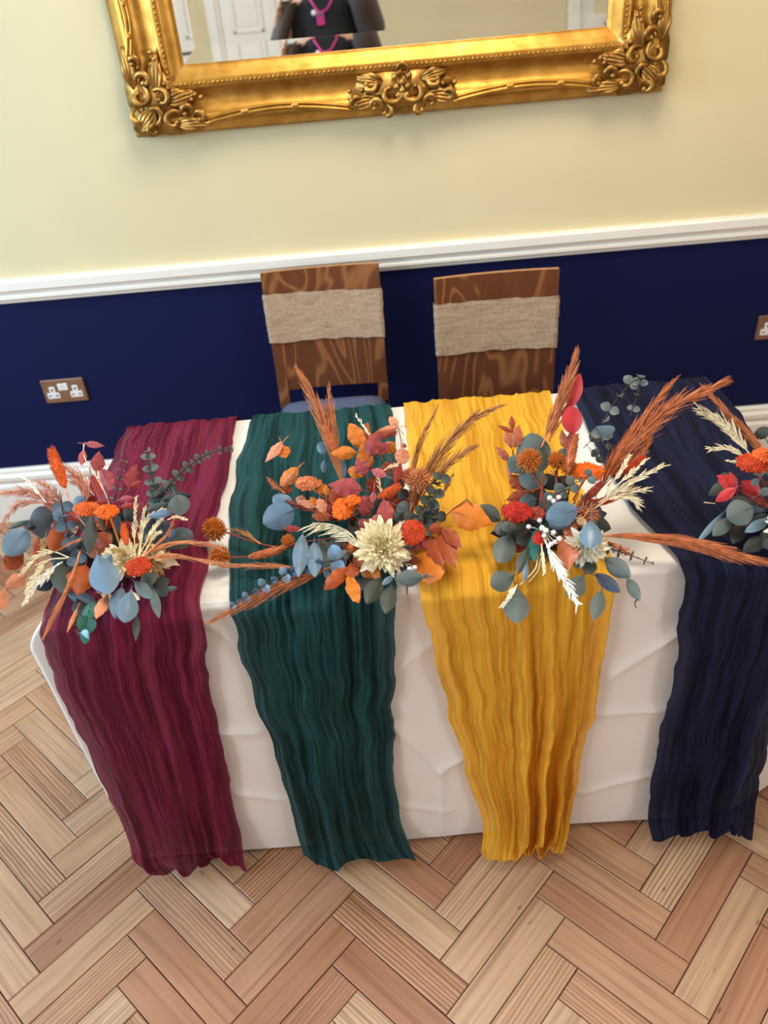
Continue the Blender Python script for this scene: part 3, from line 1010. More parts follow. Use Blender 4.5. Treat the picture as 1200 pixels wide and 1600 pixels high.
# centre cartouches
HC = [(-.034, .062, .040, .012, 40, -260), (.034, .062, .040, .012, 140, 440), (-.078, .034, .024, .008, -40, 250), (.078, .034, .024, .008, 220, -70),
      (-.09, .085, .022, .008, 30, -200), (.09, .085, .022, .008, 150, 380), (-.130, .045, .020, .007, 0, 260), (.130, .045, .020, .007, 180, -80), (0, .118, .022, .008, -60, 240),
      (-.045, .016, .018, .007, 90, -150), (.045, .016, .018, .007, 90, 330)]
cxm = (MX0 + MX1) / 2 + 0.012
czm = (MZ0 + MZ1) / 2
for which in range(4):
    if which == 0: T = lambda u, v, h: (cxm + u, -h, MZ0 + v)
    elif which == 1: T = lambda u, v, h: (cxm + u, -h, MZ1 - v)
    elif which == 2: T = lambda u, v, h: (MX0 + v, -h, czm + u)
    else: T = lambda u, v, h: (MX1 - v, -h, czm + u)
    mb = MB()
    ring = [(.150 * math.cos(a) * (1 + .08 * math.sin(6 * a)), .064 + .058 * math.sin(a) * (1 + .1 * math.sin(7 * a))) for a in np.linspace(0, 2 * PI, 48, endpoint=False)]
    V = [T(u, v, 0.02) for u, v in ring] + [T(u * .93, .064 + (v - .064) * .93, .044) for u, v in ring] + [T(0, .064, .056)]
    mb.add(V, [(i, (i + 1) % 48, 48 + (i + 1) % 48, 48 + i) for i in range(48)] + [(48 + i, 48 + (i + 1) % 48, 96) for i in range(48)])
    for (u, v, r0, r1, a0, a1) in HC:
        relief(mb, scroll_pts(u, v, r0, r1, a0, a1), 0.0080, 0.054, T)
    for s in (-1, 1):
        acanthus(mb, s * .06, .05, s * .165, .035, .014, .046, T, 4); acanthus(mb, s * .05, .09, s * .13, .105, .012, .046, T, 4)
        for i in range(5): mb.ball(T(s * (.10 + .011 * i), .064 + .010 * math.sin(i * 2), .052), .0075, n=7, m=5)
    for (u, v) in ((0, .066), (.016, .075), (-.016, .075), (.012, .054), (-.012, .054), (0, .086), (.02, .10), (-.02, .10)):
        mb.ball(T(u, v, .058), .0095, n=8, m=5)
    mb.build('centre_ornament', MT['aged_gold'], mir)
# bowed reeded edging between the ornaments
for (T, half) in ((lambda u, v, h: (cxm + u, -h, MZ0 + v), (MX1 - MX0) / 2), (lambda u, v, h: (cxm + u, -h, MZ1 - v), (MX1 - MX0) / 2),
                  (lambda u, v, h: (MX0 + v, -h, czm + u), (MZ1 - MZ0) / 2), (lambda u, v, h: (MX1 - v, -h, czm + u), (MZ1 - MZ0) / 2)):
    for s in (-1, 1):
        a, b = .14, half - .19
        t = np.linspace(0, 1, 24)
        mb = MB()
        for dv, r in ((0, .0062), (.010, .0045)):
            mb.tube([T(s * (a + (b - a) * q), .026 + dv + .022 * math.sin(PI * q), .052) for q in t], r, 7)
        for q in (.38, .72):
            for j in (-1, 0, 1):
                mb.ball(T(s * (a + (b - a) * (q + .012 * j)), .031 + .022 * math.sin(PI * q), .052), .0078, .0078, .0078, 8, 6)
        mb.build('reeded_edge', MT['gold'], mir)

# ------------------------------------------------------------------ chairs
def chair(xc, yb, wdt, top, seat_z, lean, label, group, pb=0.52):
    """chair facing the table (towards -y); yb is the front face of its backrest at the top"""
    t = thing('dining_chair', (xc, yb - 0.2, 0), label, 'chair', group)
    hw = wdt / 2
    y1 = lambda z: yb - lean * (top - z)          # backrest leans
    def slab(x0, x1, z0, z1, th, yoff=0.0):
        V = []
        for z in (z0, z1):
            for (x, d) in ((x0, 0), (x1, 0), (x1, th), (x0, th)):
                V.append((x, y1(z) + d + yoff, z))
        return V, [(3, 2, 1, 0), (4, 5, 6, 7), (0, 1, 5, 4), (1, 2, 6, 5), (2, 3, 7, 6), (3, 0, 4, 7)]
    nz_, nx_ = 6, 6
    mb = MB()
    V, Fc = [], []
    for th in (0, 0.014):
        for k in range(nz_ + 1):
            z = pb + (top - pb) * k / nz_
            for i in range(nx_ + 1):
                u = i / nx_ * 2 - 1
                V.append((xc + hw * u * (1 - 0.04 * (top - z)), y1(z) + th + 0.012 * (1 - u * u), z))
    w = nx_ + 1; n0 = (nz_ + 1) * w
    for k in range(nz_):
        for i in range(nx_):
            a = k * w + i
            Fc.append((a, a + 1, a + w + 1, a + w)); Fc.append((n0 + a, n0 + a + w, n0 + a + w + 1, n0 + a + 1))
    eF = []
    for i in range(nx_):
        eF.append((i, n0 + i, n0 + i + 1, i + 1)); a = nz_ * w + i; eF.append((a, a + 1, n0 + a + 1, n0 + a))
    for k in range(nz_):
        a = k * w; eF.append((a, a + w, n0 + a + w, n0 + a)); a = k * w + nx_; eF.append((a, n0 + a, n0 + a + w, a + w))
    mesh('backrest', V, Fc + eF, [MT['veneer'], MT['ply_edge']], t, False, [0] * len(Fc) + [1] * len(eF))
    for s in (-1, 1):
        mb = MB()
        xs = xc + s * (hw - 0.018)
        V, Fc = slab(xs - 0.016, xs + 0.016, 0.0, 0.60, 0.026, 0.0)
        mb.add(V, Fc); mb.build('leg', MT['veneer'], t, False, label='back leg carrying the backrest')
        mb = MB()
        yf = y1(seat_z) - 0.36
        mb.box((xs - 0.017, yf, 0), (xs + 0.017, yf + 0.034, seat_z - 0.02), 0.003); mb.build('leg', MT['veneer'], t, False)
        mb = MB(); mb.box((xs - 0.009, yf + 0.03, seat_z - 0.075), (xs + 0.009, y1(seat_z - .05) + 0.005, seat_z - 0.02), 0.002); mb.build('side_rail', MT['veneer'], t, False)
    mb = MB(); yf = y1(seat_z) - 0.36
    mb.box((xc - hw + 0.02, yf + 0.005, seat_z - 0.075), (xc + hw - 0.02, yf + 0.023, seat_z - 0.02), 0.002); mb.build('front_rail', MT['veneer'], t, False)
    # upholstered seat pad with a domed top
    V, Fc = [], []
    nn = 12
    for j in range(nn + 1):
        for i in range(nn + 1):
            u, v = i / nn * 2 - 1, j / nn * 2 - 1
            e = (1 - u ** 6) * (1 - v ** 6)
            V.append((xc + (hw - 0.004) * u, (y1(seat_z) - 0.012) - 0.365 * (v + 1) / 2, seat_z - 0.02 + 0.045 * e ** .5 if e > 0 else seat_z - 0.02))
    for j in range(nn):
        for i in range(nn):
            a = j * (nn + 1) + i; Fc.append((a, a + nn + 1, a + nn + 2, a + 1))
    bot = [i for i in range(nn + 1)] + [(j + 1) * (nn + 1) - 1 for j in range(1, nn + 1)] + [nn * (nn + 1) + i for i in range(nn - 1, -1, -1)] + [j * (nn + 1) for j in range(nn - 1, 0, -1)]
    Fc.append(tuple(bot))
    mesh('seat_pad', V, Fc, MT['seat_fabric'], t)
    return t, y1


def sash(xc, y1, wdt, top, z0a, z1a, z0b, z1b, label):
    """band of burlap wrapped round the backrest; a = left side, b = right side heights"""
    hw = wdt / 2 + 0.004
    loop = []
    for u in np.linspace(-1, 1, 26): loop.append((u, 'f'))
    for u in np.linspace(1, -1, 26): loop.append((u, 'b'))
    V, Fc = [], []
    nv = 22
    for k in range(nv + 1):
        for i, (u, s) in enumerate(loop):
            q = (u + 1) / 2
            z0 = z0a + (z0b - z0a) * q; z1 = z1a + (z1b - z1a) * q
            wob = 0.0025 * vnoise(u * 6, k * .3, 5)
            if k in (0, nv): wob2 = 0.003 * float(vnoise(u * 9, k * 1.7 + (3 if s == 'b' else 0), 8))
            else: wob2 = 0
            z = z0 + (z1 - z0) * k / nv + wob2
            y = y1(z) + 0.012 * (1 - u * u) + (-0.0045 - abs(float(wob)) if s == 'f' else 0.0195 + abs(float(wob)))
            V.append((xc + hw * u * (1 - 0.04 * (top - z)) + (0.0015 * u * float(vnoise(k * .8, u, 4))), y, z))
    n = len(loop)
    for k in range(nv):
        for i in range(n):
            a, b = k * n + i, k * n + (i + 1) % n
            Fc.append((a, b, b + n, a + n))
    o = mesh('chair_sash', V, Fc, MT['burlap'])
    return tag(o, label, 'chair sash', 'burlap bands on the chair backs')


YL, YR, CT = -0.135, -0.29, 0.925
aL, bL = on_y(408, 425, YL), on_y(590, 414, YL)
aR, bR = on_y(676, 435, YR), on_y(876, 422, YR)
CW = 0.5 * ((bL - aL)[0] + (bR - aR)[0])
_, yl = chair((aL + bL)[0] / 2, YL, CW, (aL[2] + bL[2]) / 2, 0.487, 0.10, 'brown veneered dining chair standing back against the dado rail, behind the green runner', 'dining chairs')
_, yr = chair((aR + bR)[0] / 2, YR, CW, (aR[2] + bR[2]) / 2, 0.487, 0.03, 'brown veneered dining chair tucked in behind the mustard runner', 'dining chairs', 0.49)


def zz(x, y, f):
    z = 0.8
    for _ in range(6): z = on_y(x, y, f(z))[2]
    return z


sash((aL + bL)[0] / 2, yl, CW, (aL[2] + bL[2]) / 2, zz(420, 536, yl), zz(411, 460, yl), zz(600, 525, yl), zz(596, 450, yl), 'smooth tan burlap band round the chair back behind the green runner')
sash((aR + bR)[0] / 2, yr, CW, (aR[2] + bR[2]) / 2, zz(676, 556, yr), zz(674, 476, yr), zz(876, 541, yr), zz(877, 461, yr), 'greyer burlap band with frayed edge round the chair back behind the mustard runner')

# ------------------------------------------------------------------ sockets
def socket(x0, z0, label):
    t = thing('wall_socket', (x0 + .073, 0, z0 + .043), label, 'socket', 'double wall sockets')
    mb = MB(); mb.box((x0, -0.009, z0), (x0 + .146, 0.0, z0 + .086), 0.003); mb.build('face_plate', MT['bronze'], t, False)
    for s in (0, 1):
        xc = x0 + .034 + .078 * s
        zc = z0 + .036
        mb = MB()
        mb.box((xc - .021, -.0115, zc - .018), (xc + .021, -.008, zc + .004), .0015)
        mb.box((xc - .010, -.0115, zc + .003), (xc + .010, -.008, zc + .026), .0015)
        o = mb.build('socket_outlet', MT['white_plastic'], t, False)
        mb = MB()
        mb.box((xc - .0025, -.0119, zc + .010), (xc + .0025, -.0112, zc + .019)); mb.box((xc - .015, -.0119, zc - .009), (xc - .008, -.0112, zc - .004)); mb.box((xc + .008, -.0119, zc - .009), (xc + .015, -.0112, zc - .004))
        mb.build('pin_holes', MT['dark_plastic'], o, False)
        xs = x0 + .0645 + .017 * s
        mb = MB(); mb.box((xs - .0082, -.0135 , z0 + .047), (xs + .0082, -.008, z0 + .072), .0015); mb.build('rocker_switch', MT['white_plastic'], t, False)
    for xs in (x0 + .012, x0 + .134):
        mb = MB(); mb.ball((xs, -.009, z0 + .043), .0035, .0012, .0035); mb.build('screw', MT['bronze'], t)


socket(-1.1508, 0.4658, 'bronze double wall socket on the blue wall at far left')
socket(1.263, 0.4775, 'bronze double wall socket on the blue wall right of the chairs')
# ------------------------------------------------------------------ dried flower arrangements
LM = {}
for k, c, r in (('eb', (98, 122, 142), .34), ('eg', (86, 97, 94), .5), ('ed', (60, 68, 62), .5), ('bk', (40, 42, 40), .55), ('nv', (48, 58, 74), .5), ('tl', (44, 98, 86), .22),  # eb: blue window daylight mixed into the grey-green leaf colour
                ('ru', (166, 74, 26), .5), ('or', (200, 110, 22), .5), ('do', (148, 62, 20), .5), ('pk', (208, 134, 98), .5), ('mv', (156, 62, 62), .5), ('mp', (186, 92, 94), .5), ('rd', (150, 44, 34), .5),
                ('red', (186, 48, 50), .4), ('cop', (170, 94, 60), .38), ('tan', (206, 172, 122), .6), ('cr', (250, 227, 192), .6), ('wh', (248, 240, 224), .6)):
    LM[k] = leaf_mat('leaf_' + k, c, r)
FM = {k: simple('bloom_' + k, c, .8, var=.25, scale=90) for k, c in
      (('rust', (206, 130, 84)), ('pinkrust', (222, 150, 122)), ('brown', (186, 126, 70)), ('flame', (204, 118, 70)), ('orange', (224, 100, 36)), ('bright', (236, 106, 14)), ('deep', (196, 62, 20)),
       ('scarlet', (184, 38, 22)), ('ochre', (196, 110, 34)), ('cream', (236, 216, 176)), ('pale', (246, 236, 216)), ('stem', (120, 84, 48)), ('dstem', (62, 50, 36)), ('rstem', (140, 62, 36)),
       ('brick', (176, 78, 58)), ('white', (246, 240, 230)))}
MT['foam'] = simple('dark_green_foam', (24, 40, 28), 0.9)


def unit(v):
    return v / (np.linalg.norm(v) + 1e-12)


PROFILE = {
    'drop': lambda u: np.sin(PI * u ** 1.25) ** 0.75,
    'round': lambda u: np.sin(PI * u ** 0.95) ** 0.58,
    'oval': lambda u: np.sin(PI * u) ** 0.8,
    'point': lambda u: np.sin(PI * u ** 0.78) ** 1.15,
    'lance': lambda u: np.sin(PI * u) ** 1.15,
}


class Bouquet:
    def __init__(s, hx, hy, label, seed):
        s.hx, s.hy = hx, hy
        h = on_z(hx, hy, 0.80)
        s.hub = h
        s.root = thing('flower_arrangement', (h[0], h[1], ZT + 0.006), label, 'flowers', 'dried flower arrangements on the table runners')
        s.rng = random.Random(seed)
        mb = MB()
        P = [(0.0, 0), (.034, 0), (.042, .006), (.045, .028), (.040, .030), (.036, .012), (0, .010)]
        n = 20
        V, Fc = [], []
        for r, z in P:
            for i in range(n):
                a = 2 * PI * i / n; V.append((h[0] + r * math.cos(a), h[1] + r * math.sin(a), ZT + .019 + z))
        for k in range(len(P) - 1):
            for i in range(n):
                a, b = k * n + i, k * n + (i + 1) % n; Fc.append((a, b, b + n, a + n))
        mesh('dish', V, Fc, MT['dark_plastic'], s.root)
        mb = MB(); mb.ball((h[0], h[1], ZT + .035), .036, .036, .024, 12, 8); mb.build('foam', MT['foam'], s.root)

    def z(s, x, y):
        d = s.hy - y
        if d > 0: return 0.805 + 0.5 * d / 520.0
        return max(0.785, 0.805 + d * 0.0003)

    def P(s, p, l=0.0):
        z = s.z(p[0], p[1]) + (l + (p[2] if len(p) > 2 else 0)) * 0.01
        return on_z(p[0], p[1], z)

    def mpx(s, P): return float((P - CAM) @ AX_F) / FPX

    def leaf(s, base, tip, w, mat, shape='drop', l=0.0, roll=0.0, cup=0.12, bend=0.05, wav=0.0, name='leaf', stem=True):
        b, t = s.P(base, l), s.P(tip, l)
        ax = t - b; L = np.linalg.norm(ax); a = ax / L
        v = unit(CAM - (b + t) / 2)
        n = unit(v - a * (v @ a))
        if roll:
            q = Quaternion(Vector(a.tolist()), math.radians(roll)); n = np.array(q @ Vector(n.tolist()))
        sd = np.cross(a, n)
        hw = 0.5 * w * s.mpx((b + t) / 2) / max(.3, math.cos(math.radians(roll)))
        U = np.linspace(0, 1, 19); Vv = np.linspace(-1, 1, 7)
        f = PROFILE[shape](np.clip(U, 1e-4, 1 - 1e-4)); f = f / f.max()
        ph = s.rng.uniform(0, 6)
        beech = mat in ('ru', 'or', 'do', 'pk', 'mv', 'mp', 'rd', 'cop', 'tan')
        edge = .09 if beech else .015
        if beech and not wav: wav = .09
        V = []
        for i, u in enumerate(U):
            for q in Vv:
                o = hw * f[i] * (1 + edge * math.sin(u * 23 + ph) * math.sin(u * 41 + 2 * ph))
                V.append(b + ax * u + sd * o * q + n * (-cup * o * abs(q) ** 1.4 * 2 + bend * L * (math.sin(PI * u * .9)) + wav * hw * math.sin(7 * u * PI + ph + q) * q * q + (hw * .035 * math.sin(60 * (u - .25 * abs(q))) * (1 - abs(q)) * f[i] if beech else 0)))
        Fc = []
        for i in range(18):
            for j in range(6):
                k = i * 7 + j; Fc.append((k, k + 1, k + 8, k + 7))
        mb = MB(); mb.add(V, Fc)
        if stem:
            mb.tube([b - a * 0.016 - n * .004, b - a * .004, b + a * L * .25 + n * (.0008 + bend * L * .66), b + a * L * .8 + n * (bend * L * .6)], [.0008, .0008, .0006, .0002], 4)
        return mb.build(name, LM[mat], s.root)

    def stem(s, pts, r=0.0012, mat='stem', l=0.0, name='stem'):
        C = curve([s.P(p, l) for p in pts], 4 * len(pts))
        mb = MB(); mb.tube(C, np.linspace(r * 1.2, r * .7, len(C)), 5)
        return mb.build(name, FM[mat], s.root)

    def plume(s, pts, w, mat, n=190, l=0.0, ln=0.34, r=0.0008, start=.04, gather=1.0, name='pampas_plume', tilt=0.0):
        Pp = curve([s.P(p, l) for p in pts], 40)
        T = unit(np.gradient(Pp, axis=0).T.T)
        T = np.gradient(Pp, axis=0); T /= np.linalg.norm(T, axis=1)[:, None]
        L = np.linalg.norm(np.diff(Pp, axis=0), axis=1).sum()
        wm = w * s.mpx(Pp[20])
        mb = MB(); mb.tube(Pp, np.linspace(.0019, .0006, 40), 5)
        for k in range(n):
            u = start + (0.97 - start) * s.rng.random() ** 1.1
            i = min(38, int(u * 39)); p = Pp[i]; t = T[i]
            sl = L * ln * (1.15 - .75 * u) * s.rng.uniform(.55, 1.1)
            j = min(39, i + int(sl / L * 39)); pe = Pp[j] if j < 39 else Pp[39] + T[39] * max(0, sl - L * (1 - u)) * .8
            rd = np.array([s.rng.gauss(0, 1) for _ in range(3)]); rd = unit(rd - t * (rd @ t))
            amp = wm * .5 * s.rng.random() ** .6 * (math.sin(PI * min(1, u * .80 + .16)) ** .95) * gather
            e = pe + rd * amp + np.array([0, 0, -tilt * amp])
            mdp = (p + pe) / 2 + rd * amp * .62
            mb.tube([p, mdp, e], [r, r * .9, r * .25], 3, cap=False)
        return mb.build(name, FM[mat], s.root)

    def bunny(s, base, tip, w, mat, l=0.0, hairs=330, name='bunny_tail'):
        b, t = s.P(base, l), s.P(tip, l)
        ax = t - b; L = np.linalg.norm(ax); a = ax / L
        u0 = unit(np.cross(a, [0.3, 0.2, 0.9])); v0 = np.cross(a, u0)
        hw = .5 * w * s.mpx(b)
        mb = MB()
        U = np.linspace(0, 1, 12)
        pr = lambda u: hw * .72 * max(.05, math.sin(PI * min(1, .08 + .9 * u))) ** .75
        mb.tube([b + ax * u + v0 * .04 * L * math.sin(PI * u) for u in U], [pr(u) for u in U], 8)
        for k in range(hairs):
            u = s.rng.random(); an = s.rng.uniform(0, 2 * PI)
            rd = u0 * math.cos(an) + v0 * math.sin(an)
            p = b + ax * u + v0 * .04 * L * math.sin(PI * u) + rd * pr(u) * .85
            e = p + rd * hw * .42 + a * hw * s.rng.uniform(.5, 1.1)
            mb.tube([p, e], [.0009, .0002], 3, cap=False)
        return mb.build(name, FM[mat], s.root)

    def globe(s, c, r, mat, l=1.5, n=170, stem_to=None, name='globe_thistle', flat=1.0):
        P = s.P(c, l); R = r * s.mpx(P)
        mb = MB(); mb.ball(P, R * .52, n=12, m=8)
        vd = unit(CAM - P)
        for k in range(n):
            zc = 1 - 2 * (k + .5) / n; an = k * 2.39996
            d = np.array([math.sqrt(1 - zc * zc) * math.cos(an), math.sqrt(1 - zc * zc) * math.sin(an), zc])
            ln = R * s.rng.uniform(.88, 1.05)
            d2 = unit(d + np.array([s.rng.gauss(0, .06) for _ in range(3)]))
            mb.tube([P + d * R * .45, P + d2 * ln * .8, P + d2 * ln], [R * .06, R * .058, R * .01], 4, cap=False)
        o = mb.build(name, FM[mat], s.root)
        if stem_to is not None:
            s.stem([(c[0], c[1], l)] + list(stem_to), .0018, 'rstem')
        return o

    def yarrow(s, c, rx, ry, mat, l=2.0, n=70, bead=4.6, name='yarrow_head'):
        P = s.P(c, l); m_ = s.mpx(P)
        vd = unit(CAM - P); up = unit(np.array([0, 0, 1]) + vd * .8)
        rt = unit(np.cross(AX_F, up)); rt = AX_R; dn = unit(np.cross(up, rt))
        mb = MB()
        for k in range(n):
            q = math.sqrt((k + .5) / n); an = k * 2.39996
            x, y = q * math.cos(an), q * math.sin(an)
            lump = .22 * math.sin(3.3 * x + 1 + c[0]) * math.cos(2.7 * y + c[1])
            h = (1 - q * q) * .55 + lump
            c0 = P + (rt * x * rx * .88 + dn * y * ry * .88 + up * h * min(rx, ry) * .8) * m_
            rb = bead * m_ * s.rng.uniform(.55, .85)
            mb.ball(c0, rb, rb, rb * .9, 6, 4)
            for _ in range(3):
                d = unit(np.array([s.rng.gauss(0, 1) for _ in range(3)]) + up * .9); mb.ball(c0 + d * rb * .9, rb * .42, n=5, m=3)
        e = s.P((c[0] + (s.hx - c[0]) * .4, c[1] + (s.hy - c[1]) * .4 + 10), -1)
        mb.tube([P - up * .002, (P + e) / 2, e], [.004, .002, .0016], 5)
        return mb.build(name, FM[mat], s.root)

    def dahlia(s, c, r, mats, l=2.0, face=(0, -.2, .35), n=88, name='dahlia'):
        P = s.P(c, l); R = r * s.mpx(P)
        ax = unit(unit(CAM - P) + np.array(face))
        mb = MB(); mb.ball(P - ax * R * .12, R * .34, R * .34, R * .3, 10, 6)
        fl = mb.build(name, LM[mats[0]], s.root)
        mes = []
        for k in range(4):
            V, Fc = [], []
            for i in range(7):
                u = i / 6
                f = math.sin(PI * min(1, u ** .85 * .93 + .04)) ** .8
                for q in (-1, -.5, 0, .5, 1):
                    V.append((q * f * .17, u, .11 * f * q * q + .14 * u * u * (1 if k % 2 else .5) + .03 * math.sin(9 * u + k * 2 + q * 2)))
            for i in range(6):
                for j in range(4):
                    a = i * 5 + j; Fc.append((a, a + 1, a + 6, a + 5))
            me = bpy.data.meshes.new('petal'); me.from_pydata(V, [], Fc); me.materials.append(LM[mats[k % len(mats)]])
            me.polygons.foreach_set('use_smooth', [True] * len(Fc)); mes.append(me)
        u0 = unit(np.cross(ax, [.2, .9, .1])); v0 = np.cross(ax, u0)
        for k in range(n):
            q = (k + .5) / n
            el = math.radians(78 - 92 * q ** .8)          # inner petals upright, outer ones lying back
            an = k * 2.39996 + s.rng.uniform(-.2, .2)
            rd = u0 * math.cos(an) + v0 * math.sin(an)
            y = rd * math.cos(el) + ax * math.sin(el)
            zz_ = unit(ax * math.cos(el) - rd * math.sin(el)); xx = np.cross(y, zz_)
            ln = R * (.52 + .44 * q) * s.rng.uniform(.85, 1.08)
            st = P + rd * R * .10 * (1 + q) + ax * R * (.10 - .14 * q)
            M = Matrix(((xx[0] * ln, y[0] * ln, zz_[0] * ln, st[0]), (xx[1] * ln, y[1] * ln, zz_[1] * ln, st[1]), (xx[2] * ln, y[2] * ln, zz_[2] * ln, st[2]), (0, 0, 0, 1)))
            inst('petal', mes[k % 4], fl, M)
        return fl

    def sprig(s, pts, r0, r1, n, mat, l=0.0, kind='disc', fwd=.5, name='eucalyptus_sprig', stem='dstem', phase=0.0, face=0.45):
        C = curve([s.P(p, l) for p in pts], 50)
        T = np.gradient(C, axis=0); T /= np.linalg.norm(T, axis=1)[:, None]
        mb = MB(); mb.tube(C, np.linspace(.0016, .0006, 50), 5)
        st = mb.build(name, FM[stem], s.root)
        V, Fc = [], []
        asp = .5 if kind == 'disc' else .26
        for i in range(8):
            u = i / 7; f = math.sin(PI * min(.985, max(.02, u ** .9))) ** (.55 if kind == 'disc' else .9)
            for q in (-1, -.5, 0, .5, 1): V.append((q * f * asp, u, .10 * f * q * q + .10 * math.sin(PI * u)))
        for i in range(7):
            for j in range(4):
                a = i * 5 + j; Fc.append((a, a + 1, a + 6, a + 5))
        me = bpy.data.meshes.new('leaf'); me.from_pydata(V, [], Fc); me.materials.append(LM[mat]); me.polygons.foreach_set('use_smooth', [True] * len(Fc))
        for k in range(n):
            u = (k + .6) / n
            i = min(49, int(u * 49)); p = C[i]; t = T[i]
            r = (r0 + (r1 - r0) * u) * s.mpx(p) * 1.5
            v = unit(CAM - p); a0 = unit(np.cross(t, v)); b0 = np.cross(a0, t)
            for sg in (0, 1):
                an = phase + (PI / 2.3) * (k % 2) + PI * sg + s.rng.uniform(-.25, .25)
                d = unit(a0 * math.cos(an) + b0 * math.sin(an) + t * fwd)
                nn = unit(v * face + t * (1 - face) - d * ((v * face + t * (1 - face)) @ d)); xx = np.cross(d, nn)
                q = r * s.rng.uniform(.85, 1.12)
                M = Matrix(((xx[0] * q, d[0] * q, nn[0] * q, p[0]), (xx[1] * q, d[1] * q, nn[1] * q, p[1]), (xx[2] * q, d[2] * q, nn[2] * q, p[2]), (0, 0, 0, 1)))
                inst('leaf', me, st, M)
        return st

    def grass(s, pts, w, mat='cream', n=30, l=0.5, start=.3, droop=0.0, name='dried_grass', one_side=0, sl=1.0):
        C = curve([s.P(p, l) for p in pts], 40)
        T = np.gradient(C, axis=0); T /= np.linalg.norm(T, axis=1)[:, None]
        wm = w * s.mpx(C[20])
        mb = MB(); mb.tube(C, np.linspace(.0013, .0006, 40), 5)
        for k in range(n):
            u = start + (1 - start) * (k + .5) / n
            i = min(39, int(u * 39)); p = C[i]; t = T[i]
            v = unit(CAM - p); a0 = unit(np.cross(t, v))
            sg = one_side if one_side else (1 if k % 2 else -1)
            side_ = unit(a0 * sg + v * s.rng.uniform(-.4, .4))
            ln = wm * s.rng.uniform(.8, 1.7) * (1.2 - .6 * u) * sl
            e = p + unit(t * .9 + side_ * s.rng.uniform(.15, .5)) * ln + np.array([0, 0, -droop * ln])
            m1 = p + (e - p) * .35 + side_ * ln * .04; m2 = p + (e - p) * .7
            mb.tube([p, m1, m2, e], [.0006, .0013, .0012, .0002], 4, cap=False)
        return mb.build(name, FM[mat], s.root)

    def berries(s, pts, r, to, l=3.0):
        mb = MB()
        for p in pts:
            mb.tube([s.P(p, l), (s.P(p, l) + s.P(to, l - 1)) / 2 + np.array([0, 0, .003]), s.P(to, l - 1)], .0005, 4)
        st = mb.build('berry_stem', FM['cream'], s.root)
        for p in pts:
            c = s.P(p, l); q = r * s.mpx(c) * s.rng.uniform(.85, 1.1)
            b = MB(); b.ball(c, q, n=10, m=7); b.build('berry', FM['white'], st)

    def filler(s, n, rad, mats, ry=None):
        for k in range(n):
            an = s.rng.uniform(0, 2 * PI); d = s.rng.uniform(.15, .75)
            ry_ = ry or rad * .75
            b = (s.hx + rad * d * math.cos(an), s.hy + ry_ * d * math.sin(an)); e = s.rng.uniform(30, 46); a2 = an + s.rng.uniform(-.7, .7)
            t = (b[0] + e * math.cos(a2), b[1] + e * .8 * math.sin(a2))
            s.leaf(b, t, s.rng.uniform(18, 28), s.rng.choice(mats), s.rng.choice(['oval', 'point', 'drop']), l=s.rng.uniform(-1.6, -.4), roll=s.rng.uniform(-35, 35), name='filler_leaf')


def leaves(B, rows):
    for r in rows:
        base, tip, w, mat = r[:4]
        kw = dict(zip(('shape', 'l', 'roll', 'wav', 'bend'), r[4:]))
        B.leaf(base, tip, w, mat, name='eucalyptus_leaf' if mat in ('eb', 'eg', 'ed', 'nv', 'bk', 'tl') else 'beech_leaf', **kw)


